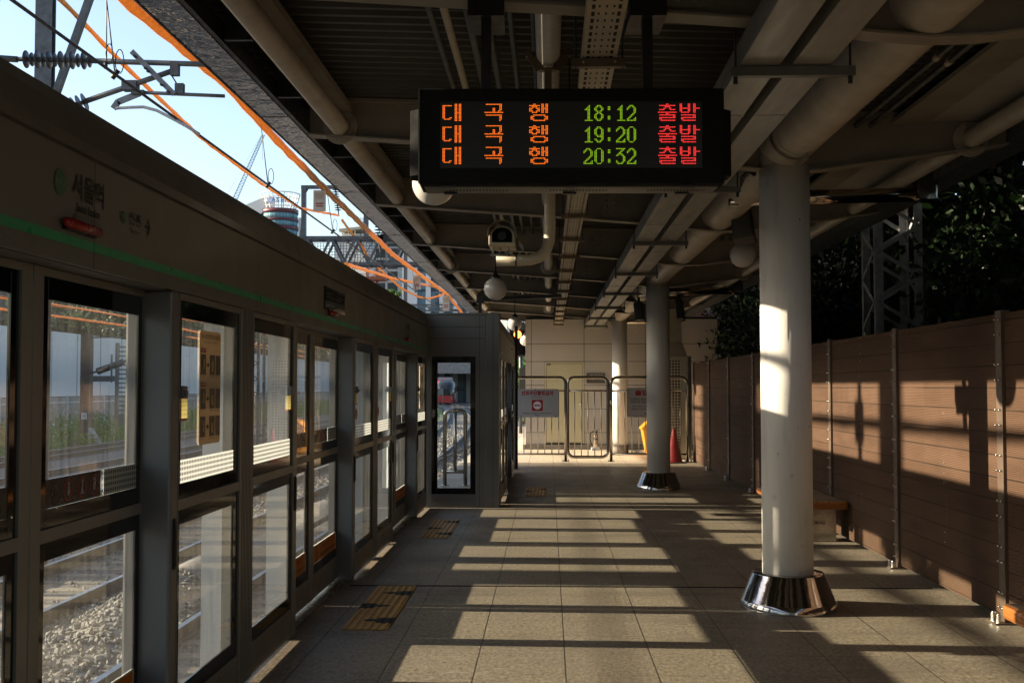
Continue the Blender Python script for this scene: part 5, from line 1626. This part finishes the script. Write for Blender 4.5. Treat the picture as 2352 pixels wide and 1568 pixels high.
tag(m.build('dropper_wire', 'wire'), 'thin dropper wire with clamp hanging above the ribbed insulator', 'wire')
# masts by the second track
t = thing('catenary_mast', 'grey steel beam mast rising at the top left corner', 'mast', (-8.05, 17.8, ZR))
xm = -8.05
m = MB(); m.box(xm - .15, xm + .12, 17.72, 17.735, ZR - .3, 8.5); m.box(xm - .15, xm + .12, 17.86, 17.875, ZR - .3, 8.5); m.box(xm - .006, xm + .006, 17.735, 17.86, ZR - .3, 8.5); m.build('shaft', 'galvdark', t)
q = MB()
for i in range(8): q.cyl((xm + .09, 17.715, 4.7 + i * .12), (xm + .09, 17.721, 4.7 + i * .12), .012, n=8)
q.build('bolt_holes', 'hole', t)
a, c = at(212, -25, 17), at(90, 320, 17)
m = MB().bar(a, c, .12, .012, up=(0, 1, 0)); m.bar(a + Vector((.05, .0, -.02)), c + Vector((.05, 0, -.02)), .014, .10, up=(0, 1, 0)); tag(m.build('mast_strut', 'galvdark'), 'sloping grey angle strut beside the top left mast', 'strut')

def lattice(m, a, c, up, n, w=.05, chords=True):
    a, c, up = Vector(a), Vector(c), Vector(up)
    if chords: m.bar(a, c, w * 1.4, w * 1.4); m.bar(a + up, c + up, w * 1.4, w * 1.4)
    for i in range(n):
        p, q_ = a.lerp(c, i / n), a.lerp(c, (i + 1) / n); mid = a.lerp(c, (i + .5) / n)
        m.bar(p, mid + up, w, w); m.bar(mid + up, q_, w, w)
def gantry(Y, u0, u1, v0, v1, n, label, depth=1.0):
    a, c = at(u0, v1, Y), at(u1, v1, Y); h = at(u0, v0, Y).z - a.z
    t = thing('line_gantry', label, 'gantry', ((a.x + c.x) / 2, Y, ZR))
    w = h * .085
    for i, dy in enumerate((0, depth)):
        m = MB(); d = Vector((0, dy, 0)); lattice(m, a + d, c + d, (0, 0, h), n, w); m.build('truss_face', 'galvdark', t)
    m = MB()
    for i in range(2 * n + 1):
        p = a.lerp(c, i / (2 * n)); m.bar(p, p + Vector((0, depth, 0)), w * .7, w * .7); m.bar(p + Vector((0, 0, h)), p + Vector((0, depth, h)), w * .7, w * .7)
    m.build('cross_ties', 'galvdark', t)
    return t, a, c, h
gt, ga, gc, gh = gantry(50, 560, 1075, 546, 605, 9, 'large grey lattice gantry with mesh panels spanning the tracks')
m = MB()
y = 51.1
x = at(690, 600, y).x; x1 = at(918, 600, y).x; z0, z1 = ga.z + .1, ga.z + gh - .1
i = x
while i < x1: m.box(i, i + .022, y, y + .01, z0, z1); i += .13
z = z0
while z < z1: m.box(x, x1, y - .011, y - .001, z, z + .022); z += .13
m.build('mesh_panel', 'galvdark', gt)
m = MB(); p = at(698, 546, 50); q_ = at(698, 427, 50); m.bar(p, q_, .2, .2); m.bar(at(692, 430, 50), at(786, 430, 50), .12, .16); m.bar(at(690, 545, 50), at(700, 470, 50), .08, .08); m.bar(at(708, 430, 50), at(699, 445, 50), .1, .1)
p = at(841, 546, 50); q_ = at(841, 470, 50); m.bar(p, q_, .2, .2); m.bar(at(835, 510, 50), at(790, 700, 50), .03, .03)
m.build('portal_arm', 'galvdark', gt)
m = MB()
for u in (869, 884):
    for i in range(6):
        m.lathe([(.05, .02), (.22 - i * .012, -.03), (.05, -.06)], at(u, 541 - i * 7 if u < 880 else 541 - i * 4, 50), 12)
    m.bar(at(u - 12, 545, 50), at(u + 12, 545, 50), .3, .2)
m.build('post_insulators', 'black', gt)
for s_ in (-1, 1):
    pass
for x in (ga.x, gc.x + 2):
    m = MB()
    for dx in (0, .7):
        for dy in (0, 1.0): m.bar((x + dx, 50 + dy, ZR - .3), (x + dx, 50 + dy, ga.z + gh), .12, .12)
    lattice(m, (x, 50, ZR), (x, 50, ga.z), (.7, 0, 0), 12, .05, False); m.build('gantry_leg', 'galvdark', gt)
gantry(118, 900, 1120, 699, 713, 10, 'small far lattice gantry low over the tracks', 1.2)
m = MB()
for pts in ([at(946, 713, 70), at(1085, 713, 70)], [at(940, 700, 70), at(1085, 716, 70)], [at(985, 712, 66), at(1015, 672, 66)], [at(1000, 672, 66), at(1070, 669, 66)], [at(1060, 712, 66), at(1040, 672, 66)]):
    m.bar(pts[0], pts[1], .09, .09)
tag(m.build('far_cantilever', 'galv'), 'cluster of pale far cantilever tubes low beside the roof edge', 'cantilever')
m = MB().tube([at(880, 520, 45), at(800, 640, 45)], .02, 5)
tag(m.build('stay_wire', 'wire'), 'slanting black stay wire in front of the mesh gantry', 'wire')

# yard masts seen through the near doors
t = thing('catenary_mast', 'square concrete catenary mast seen through the nearest door pane', 'mast', (-24.5, 60, -1.4))
p = at(196, 1015, 60); xm = p.x
m = MB(); m.box(xm - .25, xm + .25, 59.8, 60.3, -1.6, 4.4); m.build('shaft', 'railside', t)
m = MB(); m.prism([(xm - .9, -1.6), (xm - .25, -1.6), (xm - .25, -.6), (xm - .4, -.8)], 'Y', 59.7, 60.3); m.prism([(xm + .9, -1.6), (xm + .25, -1.6), (xm + .25, -.6), (xm + .4, -.8)], 'Y', 59.7, 60.3); m.build('footing', 'concrete', t)
m = MB().rectY(59.79, xm - .15, xm + .15, -.15, .2); m.mat(1).text('47-1', .14, (xm, 59.78, .03), XA, ZA, width=.2); m.build('number_plate', ['whitesign', 'ink'], t)
m = MB(); m.bar((xm, 60, 2.2), (xm + 5.5, 60, 4.1), .09, .09); m.bar((xm, 60, 4.2), (xm + 6.5, 60, 4.3), .08, .08); m.bar((xm + .4, 59.9, 2.0), (xm + 1.6, 59.9, 2.0), .06, .3); m.bar((xm + 1.4, 59.9, 1.8), (xm + 1.4, 59.9, 3.3), .08, .08); m.cyl((xm + .6, 60, 2.4), (xm + 2, 60, 2.9), .18, n=12); m.build('arm', 'galvdark', t)
t = thing('lattice_mast', 'pale perforated steel mast in the yard right of the concrete mast', 'lattice mast', (-25, 70, -1.5))
p = at(283, 985, 70); xm = p.x
m = MB()
for s_ in (-1, 1): m.box(xm + s_ * .42 - .1, xm + s_ * .42 + .1, 69.9, 70.1, -.2, 4.3)
for i in range(16):
    z = -.2 + i * .28; m.box(xm - .33, xm + .33, 69.95, 70.05, z, z + .09)
m.build('shaft', 'galv', t); MB().box(xm - .55, xm + .55, 69.8, 70.2, -1.5, -.2).build('foot', 'galv', t)

# ------------------------------------------------------------------ far side of the yard
m = MB(); m.box(-32.2, -31.9, -30, 260, .95, 5.15)
hw_ = thing('hoarding', 'long white construction hoarding along the far side of the yard', 'hoarding', (-32, 80, 0))
m.build('panels', 'hoard', hw_)
m = MB()
for i in range(70): m.box(-31.9, -31.86, -20 + i * 4, -19.9 + i * 4, .95, 5.15)
m.build('panel_ribs', 'pale', hw_)
m = MB(); m.box(-32.25, -31.6, -30, 260, -1.6, .9); tag(m.build('retaining_wall', 'concrete'), 'low grey concrete wall under the white hoarding', 'wall')
t = thing('post_fence', 'row of pale steel posts in front of the grey concrete wall', 'fence', (-30.8, 80, -1.5))
for i in range(40):
    MB().box(-30.9, -30.78, 30 + i * 3.0, 30.12 + i * 3.0, -1.6, 1.0).build('post', 'pale', t)
m = MB(); m.box(-30.86, -30.82, 30, 150, .55, .62); m.build('fence_rail', 'pale', t)
col_b = {0: 'red', 1: 'white'}
proto = None
for i in range(46):
    y = 40 + i * 2.0
    m = MB(); m.prism([(-29.9, -1.6), (-29.3, -1.6), (-29.4, -1.1), (-29.5, -.62), (-29.7, -.62), (-29.8, -1.1)], 'Y', y, y + 1.9)
    o = m.build('water_barrier', 'cone' if (i * 7 % 5) in (0, 2) else 'white', None, bevel=.05)
    tag(o, ('red plastic road barrier in the row before the far wall' if (i * 7 % 5) in (0, 2) else 'white plastic road barrier in the row before the far wall'), 'road barrier', ('red barriers before the far wall' if (i * 7 % 5) in (0, 2) else 'white barriers before the far wall'))
m = MB()
for i in range(330):
    y = 28 + (i % 110) * 1.1
    leaves(m, (-24.2 - 2.0 * (i // 110) + rnd.uniform(-.8, .8), y, -1.30 + .28 * (i // 110) + rnd.uniform(-.1, .2)), (1.0, .9, .28 + .12 * (i // 110)), 110, .15, 5, 900 + i, .3)
struct(m.build('weeds', 'grass'), 'stuff')
b = MB(); b.quad((-22.9, 10, -1.585), (-29.4, 10, -1.585), (-29.4, 150, -1.585), (-22.9, 150, -1.585)); struct(b.build('grass_strip', 'grass'))
m = MB(); k = m.add([(x, y, z) for y in (-80, 20, 120, 220, 320) for x, z in ((-34, -1.6), (-44, 3.5), (-56, 10.5), (-75, 18.0), (-110, 22))])
for j in range(4):
    for i in range(4):
        a = k + j * 5 + i; m.face([a, a + 5, a + 6, a + 1], True)
struct(m.build('hillside', 'soil'))
m = MB()
for i in range(60):
    leaves(m, (-48 + rnd.uniform(-4, 4), 20 + i * 3.4, 7.5 + rnd.uniform(-3, 3.5)), (4, 3, 3.4), 420, .5, 7, 1200 + i)
struct(m.build('hillside_wood', 'leafC'), 'stuff')
def block(name, label, x0, x1, y0, y1, z1, mat, roof='concrete', cat='building'):
    t = thing(name, label, cat, ((x0 + x1) / 2, (y0 + y1) / 2, -1.6))
    MB().box(x0, x1, y0, y1, -1.6, z1).build('walls', mat, t)
    MB().box(x0 - .2, x1 + .2, y0 - .2, y1 + .2, z1, z1 + 1.0).build('parapet', roof, t)
    return t
block('apartment_block', 'grey apartment block above the hoarding at the far left', -95, -75, 120, 160, 26, 'greyoffice')
# unseen tower added west of the tracks to cast a shadow across the platform
block('shade_tower', 'unseen slim tower added to shade the platform', -92, -80, 19.2, 25.0, 48, 'greyoffice')
t = thing('shadow_mast', 'unseen round mast added for its shadow, with a transformer between the yard tracks', 'mast', (-17.3, 9.87, -1.6))  # unseen; placed and sized for its shadow on floor and fence
MB().cyl((-17.3, 9.87, -1.6), (-17.3, 9.87, 7.4), .40, .36, n=20).build('shaft', 'concrete', t)
m = MB(); m.box(-17.7, -16.9, 10.42, 11.1, 7.9, 9.4); m.build('blocker', 'galvdark', t)
m = MB(); m.box(-17.4, -17.2, 9.8, 11.1, 7.4, 7.6); m.box(-17.35, -17.25, 10.6, 10.8, 7.6, 7.9); m.build('bracket', 'galvdark', t)
t = thing('shadow_pole', 'unseen slim pole added to break up the sun patches', 'mast', (-8.95, 11.5, -1.3))  # unseen pole, added so its shadow breaks up the lit fence
MB().cyl((-8.95, 11.5, -1.5), (-8.95, 11.5, 6.3), .075, .07, n=12).build('shaft', 'galvdark', t)
for zz in (4.6, 5.35): MB().box(-9.1, -8.8, 11.36, 11.68, zz, zz + .34).build('shadow_knob', 'galvdark', t, bevel=.03)
t = thing('shadow_mast', 'unseen slim mast added so its box shades a globe', 'mast', (-17.3, 15.35, -1.6))  # unseen mast, added so its box keeps sun off a globe
MB().cyl((-17.3, 15.9, -1.6), (-17.3, 15.9, 8.2), .13, .11, n=16).build('shaft', 'concrete', t)
MB().box(-17.7, -16.9, 14.75, 16.0, 8.2, 9.5).build('shadow_box', 'galvdark', t)
t = thing('overhead_line', 'orange sleeved overhead line above the second track', 'overhead line', (-6.84, 30, 4))
MB().tube([(track_x(-6.84, y), y, 4.075) for y in range(-10, 160, 10)], .013, 5).build('contact_wire', 'wire', t)
m = MB(); cover(m, [(track_x(-6.84, y), y, 4.74 + .07 * math.cos(y * .12)) for y in range(-10, 120, 6)], .045, .5); m.build('messenger_sleeve', 'orange', t)
m = MB(); m.box(-1.9, 3.2, -11.4, -11.0, 0, 3.55); tag(m.build('rear_shade_wall', 'plinth'), 'unseen plain wall added to keep out light from the near end', 'wall')  # unseen wall, added to block light entering from behind the camera

# round hotel tower with flared crown
YT = 600; mpx = YT / FPX
tc = at(643, 483, YT); RT = 9.8
tw = thing('round_tower', 'round hotel tower with maroon bands and a flared white lattice crown', 'tower', (tc.x, YT, -1.6))
zt = tc.z
m = MB(); z = zt
lev = [(0, -9.6, 'b'), (-9.6 * .0, 0, '')]
def cylband(z0, z1, r, mat, nm):
    MB().cyl((tc.x, YT, z0), (tc.x, YT, z1), r, n=48).build(nm, mat, tw)
d_ = mpx
zz = zt; 
for k_, (hb, hg) in enumerate(((9.5, 12.9), (5.1, 12.1), (8.1, 14), (8, 14), (8, 14), (8, 14), (8, 14))):
    cylband(zz - hb * d_, zz, RT, 'maroon', 'cladding_band'); zz -= hb * d_
    cylband(zz - hg * d_, zz, RT - .35, 'bandglass', 'window_band'); zz -= hg * d_
cylband(-1.6, zz, RT - .2, 'white', 'tower_base')
m = MB()
for i in range(22):
    a = 2 * math.pi * i / 22
    p0 = Vector((tc.x + (RT - 1.6) * math.cos(a), YT + (RT - 1.6) * math.sin(a), zt)); p1 = Vector((tc.x + (RT + .8) * math.cos(a), YT + (RT + .8) * math.sin(a), zt + 8.6))
    m.bar(p0, p1, .55 if i % 3 == 0 else .3, .3)
for f in (.2, .45, .7, .98):
    r0 = RT - 1.6 + 2.4 * f
    m.tube([(tc.x + r0 * math.cos(2 * math.pi * i / 40), YT + r0 * math.sin(2 * math.pi * i / 40), zt + 8.6 * f) for i in range(41)], .16 if f < .9 else .3, 6, caps=False)
m.build('crown_frame', 'white', tw)
m = MB(); cx0 = at(578, 480, YT).x; m.prism([(at(572, 474, YT).x, at(572, 474, YT).z), (at(625, 452, YT).x, at(625, 452, YT).z), (at(622, 483, YT).x, zt), (at(585, 505, YT).x, zt - 6), (at(585, 480, YT).x, zt - 1)], 'Y', YT - 6, YT + 8); m.build('crown_wall', 'white', tw)
m = MB()
for i, ch in enumerate('FRASER'):
    a = R(-122 + i * 13); r0 = RT + .2
    m.text(ch, 3.2, (tc.x + r0 * math.cos(a), YT + r0 * math.sin(a), zt + 4.0), (-math.sin(a), math.cos(a), 0), ZA, bold=.03)
m.build('hotel_sign', 'signblue', tw)
m = MB(); p = at(690, 500, YT); m.box(p.x - 1.2, p.x + 1.2, YT, YT + 8, -1.6, p.z); m.build('service_core', 'white', tw)
# other towers
def fbox(u0, u1, v, Y, mat, name, label, dep=25, roofmat='white'):
    a, c = at(u0, v, Y), at(u1, v, Y)
    t = thing(name, label, 'building', ((a.x + c.x) / 2, Y, -1.6))
    MB().box(a.x, c.x, Y, Y + dep, -1.6, a.z).build('facade', mat, t)
    return t, a, c
t, a, c = fbox(768, 842, 542, 420, 'greyoffice', 'office_building', 'pale grey office building with a flat roof canopy behind the mesh gantry')
p = at(778, 531, 420); q_ = at(841, 524, 420)
m = MB(); k = m.add([(p.x, 420, p.z), (q_.x, 420, q_.z), (q_.x, 440, q_.z), (p.x, 440, p.z), (p.x, 420, p.z + .9), (q_.x, 420, q_.z + .9), (q_.x, 440, q_.z + .9), (p.x, 440, p.z + .9)])
for f in ((3, 2, 1, 0), (4, 5, 6, 7), (0, 1, 5, 4), (1, 2, 6, 5), (2, 3, 7, 6), (3, 0, 4, 7)): m.face([k + i for i in f])
m.build('roof_canopy', 'traycream', t)
m = MB()
for u in (786, 800, 815, 838):
    pp = at(u, 542, 422); m.box(pp.x - .2, pp.x + .2, 422, 422.4, pp.z, at(u, 529, 422).z)
m.build('canopy_post', 'white', t)
MB().box(at(782, 540, 421).x, at(830, 540, 421).x, 424, 436, a.z, at(790, 534, 421).z).build('plant_room', 'white', t)
fbox(842, 868, 575, 400, 'greyoffice', 'office_building', 'grey office building just left of the dark windowed block')
t, a, c = fbox(863, 916, 560, 330, 'office', 'apartment_tower', 'dark windowed apartment tower behind the orange wires')
MB().box(a.x - .3, c.x + .3, 329.7, 356, a.z, a.z + 1.2).build('parapet', 'concrete', t)
fbox(880, 935, 674, 290, 'greyoffice', 'low_building', 'low grey building at the foot of the striped tower')
t, a, c = fbox(926, 1110, 572, 240, 'strips', 'striped_tower', 'white striped office tower with blue glass strips beside the roof edge')
u = 937
m = MB()
for i in range(11):
    w_ = 22 if i == 0 else 11; p = at(u, 600, 240); q_ = at(u + w_, 600, 240)
    m.box(p.x, q_.x, 239.2, 240.0, -1.6, a.z + .5); u += w_ + 20
m.box(at(924, 600, 240).x, at(928, 600, 240).x, 239.5, 240, -1.6, a.z)
m.build('white_fins', 'white', t)
m = MB(); p, q_ = at(928, 600, 240), at(937, 600, 240); m.box(p.x, q_.x, 239.6, 239.9, -1.6, a.z); m.build('dark_strip', 'galvdark', t)
m = MB(); leaves(m, at(913, 673, 285), (2.0, 2, .8), 500, .3, 6, 77); o = m.build('roof_garden', 'leafB'); tag(o, 'small green roof shrubs beside the striped tower', 'shrub')
# cranes
def crane_jib(u0, v0, u1, v1, Y, w, mat, label):
    a, c = at(u0, v0, Y), at(u1, v1, Y); d = (c - a).normalized(); n_ = Vector((d.z, 0, -d.x)) * w
    t = thing('crane', label, 'crane', a)
    m = MB(); m.bar(a, c, .35, .35); m.bar(a + n_, c + n_ * .5, .35, .35); k = 22
    for i in range(k):
        p, q_ = a.lerp(c, i / k), a.lerp(c, (i + 1) / k)
        m.bar(p, q_ + n_ * lerp(1, .5, i / k), .2, .2); m.bar(p, p + n_ * lerp(1, .5, i / k), .2, .2)
    m.build('jib', mat, t); return t, a, c
t, a, c = crane_jib(534, 458, 603, 308, 500, 2.0, 'craneblue', 'pale blue lattice crane jib leaning against the sky')
m = MB().tube([c, c + Vector((0, 0, -12))], .08, 5); m.tube([at(600, 312, 500), at(520, 450, 500)], .08, 5); m.build('hoist_rope', 'craneblue', t)
a = at(853, 648, 210); t = thing('tower_crane', 'orange tower crane mast behind the mesh gantry', 'crane', (a.x, 210, -1.6))
m = MB(); w_ = .9
for dx in (-w_, w_):
    for dy in (0, 2 * w_): m.bar((a.x + dx, 210 + dy, -1.6), (a.x + dx, 210 + dy, at(853, 600, 210).z), .22, .22)
lattice(m, (a.x - w_, 210, 5), (a.x - w_, 210, at(853, 600, 210).z), (2 * w_, 0, 0), 12, .14, False); m.build('mast', 'craneorange', t)
m = MB(); p = at(853, 640, 210); m.box(p.x - 2.6, p.x + 2.6, 209, 213, p.z - .3, p.z + .3); m.box(p.x - 1.4, p.x + 1.4, 209.4, 212.4, p.z - 3, p.z - 2.5); m.build('collar', 'craneorange', t)
p = at(1000, 585, 900); 
a = at(831, 540, 700); m = MB(); c = at(831, 500, 700)
lattice(m, Vector((a.x - 1, 700, a.z)), Vector((a.x - 1, 700, c.z)), (2, 0, 0), 10, .25); tag(m.build('radio_mast', 'white'), 'thin pale lattice mast above the grey office building', 'mast')

# ------------------------------------------------------------------ beyond the end screen
t = thing('guard_rail', 'short three legged steel guard rail seen through the end screen glass', 'guard rail', (-1.46, 18, 0))
gx0, gx1, gy = -1.64, -1.315, 18.0
m = MB(); pts = [(gx0, gy, 0)]
for i in range(7):
    a_ = math.pi - math.pi / 2 * i / 6; pts.append((gx0 + .08 + .08 * math.cos(a_), gy, 1.10 + .08 * math.sin(a_)))
for i in range(7):
    a_ = math.pi / 2 - math.pi / 2 * i / 6; pts.append((gx1 - .08 + .08 * math.cos(a_), gy, 1.10 + .08 * math.sin(a_)))
pts.append((gx1, gy, 0)); m.tube(pts, .032, 14); m.build('frame', 'railsteel', t)
MB().cyl(((gx0 + gx1) / 2, gy, .22), ((gx0 + gx1) / 2, gy, 1.165), .028, n=12).build('middle_post', 'railsteel', t)
MB().cyl((gx0, gy, .22), (gx1, gy, .22), .028, n=12).build('lower_rail', 'railsteel', t)
m = MB()
for x in (gx0, gx1): m.cyl((x, gy, .001), (x, gy, .012), .07, n=16)
m.build('base_flange', 'railsteel', t)
# red and black railcar
YTn = 186
tn = thing('passenger_train', 'red and black passenger train on the curved track under the bridge', 'train', (-17, YTn, ZR))
p = at(1022, 925, YTn); xt = p.x; wv, hv = 1.55, 3.75
zb = ZR + .25
sec = lambda s_, h: [(xt - wv * s_, zb), (xt + wv * s_, zb), (xt + wv * s_, zb + h * .6), (xt + wv * s_ * .85, zb + h * .92), (xt + wv * s_ * .5, zb + h), (xt - wv * s_ * .5, zb + h), (xt - wv * s_ * .85, zb + h * .92), (xt - wv * s_, zb + h * .6)]
def loft(m, secs, ys, dx):
    n = len(secs[0]); ks = [m.add([(x + dxx, y, z) for x, z in s_]) for s_, y, dxx in zip(secs, ys, dx)]
    for a, c in zip(ks[:-1], ks[1:]):
        for i in range(n): j = (i + 1) % n; m.face([a + i, a + j, c + j, c + i], True)
    m.face([ks[0] + i for i in reversed(range(n))])
m = MB(); loft(m, [sec(1, 3.6), sec(1, 3.6), sec(1, 3.6)], [YTn + 2.6, YTn + 20, YTn + 42], [0, -2.0, -6.5]); m.build('body', 'trainred', tn)
m = MB(); loft(m, [sec(.62, 2.1), sec(.86, 2.9), sec(.97, 3.4), sec(1.01, 3.62)], [YTn - .6, YTn + .2, YTn + 1.3, YTn + 2.7], [0, 0, 0, 0]); m.build('nose', 'traindark', tn)
m = MB(); loft(m, [[(xt - wv * .72, zb - .1), (xt + wv * .72, zb - .1), (xt + wv * .7, zb + 1.0), (xt - wv * .7, zb + 1.0)], [(xt - wv * 1.02, zb - .1), (xt + wv * 1.02, zb - .1), (xt + wv * 1.02, zb + 1.35), (xt - wv * 1.02, zb + 1.35)]], [YTn - .75, YTn + 1.8], [0, 0]); m.build('skirt', 'trainred', tn)
m = MB(); m.quad((xt - .55, YTn - .12, zb + 2.05), (xt + .65, YTn - .12, zb + 2.05), (xt + .55, YTn + .55, zb + 2.85), (xt - .45, YTn + .55, zb + 2.85)); m.build('windscreen', 'pale', tn)
m = MB()
for s_ in (-1, 1): m.sphere((xt + s_ * .95, YTn - .25, zb + 1.55), .11, 8, 6)
m.build('tail_lamp', 'tail', tn)
MB().box(xt - 1.6, xt + .5, YTn + 4, YTn + 9, zb + 3.5, zb + 4.1).build('roof_unit', 'trainroof', tn)
m = MB(); 
for k_ in range(6): m.rectX(xt + 1.56 - (k_ * 3 + 4) ** 2 * .0045, YTn + 5 + k_ * 3, YTn + 7 + k_ * 3, zb + 1.7, zb + 2.6)
m.build('side_windows', 'blackglass', tn)
# road bridge over the tracks
br = thing('road_bridge', 'wide dark road bridge crossing the tracks behind the train', 'bridge', (-20, 240, 0))
zA, zB = at(1030, 852, 235).z, at(1030, 836, 235).z
MB().box(-70, 8, 226, 262, zA, zB).build('deck', 'galvdark', br)
MB().box(-70, 8, 225.7, 226.0, zA - .6, zB + 1.1).build('parapet', 'concrete', br)
m = MB()
for x in (-27.5, -12.2, 2): m.box(x - .8, x + .8, 230, 250, -1.6, zA)
m.build('pier', 'soil', br)
MB().box(-70, 12, 250.5, 251, -1.6, zA + .3).build('dark_void_sheet', 'hole', br)  # black sheet standing in for the darkness under the bridge
b = MB(); b.quad((-24.5, 60, -1.30), (-14, 60, -1.30), (-22.0, 200, -1.02), (-33, 200, -1.02))
m = MB()
for i in range(40):
    f = i / 39; y = 90 + 70 * f; leaves(m, (track_x(-3.4, y) - 4.6, y, -1.28), (1.3, 2, .12), 70, .12, 3, 1500 + i, .35)
struct(m.build('track_side_grass', 'grass'), 'stuff')
m = MB(); p = at(1011, 905, 120); m.box(p.x - .3, p.x + .3, 119.8, 120.2, p.z - .1, p.z + .6); m.bar((p.x - .25, 120, -1.4), (p.x - .25, 120, p.z), .06, .06); m.bar((p.x + .25, 120, -1.4), (p.x + .25, 120, p.z), .06, .06)
tag(m.build('trackside_box', 'galv'), 'small grey trackside cabinet on legs left of the train', 'cabinet')
# signal beyond the equipment room
t = thing('railway_signal', 'dark railway signal head with a glowing red lamp left of the beige room', 'signal', (-.9, 38, 0))
p = at(1189, 768, 38)
MB().box(p.x - .28, p.x + .45, 38, 38.12, p.z - .75, p.z + .42).build('backboard', 'blackglass', t, bevel=.06)
m = MB(); m.sphere((p.x, 37.95, p.z), .13, 16, 10); m.build('red_lamp', 'signalred', t)
MB().cyl((p.x + .1, 38.2, 0), (p.x + .1, 38.2, p.z + .4), .06, n=12).build('signal_post', 'galvdark', t)
m = MB(); p = at(1201, 877, 34); m.box(p.x - .11, p.x + .2, 34, 34.2, p.z - .25, p.z + .42); tag(m.build('control_box', 'black'), 'black box at the left edge of the beige room', 'box')
m = MB()
for i in range(10):
    leaves(m, (-1.75 + i * .6, 58 + rnd.uniform(-2, 2), 1.8 + rnd.uniform(-1.6, 1.6)), (1.5, 1.5, 1.7), 700, .16, 7, 1700 + i)
o = m.build('ivy_hedge', 'leafB'); tag(o, 'bright sunlit ivy bank seen left of the beige room', 'hedge')
bpy.data.scenes.remove(TXT)
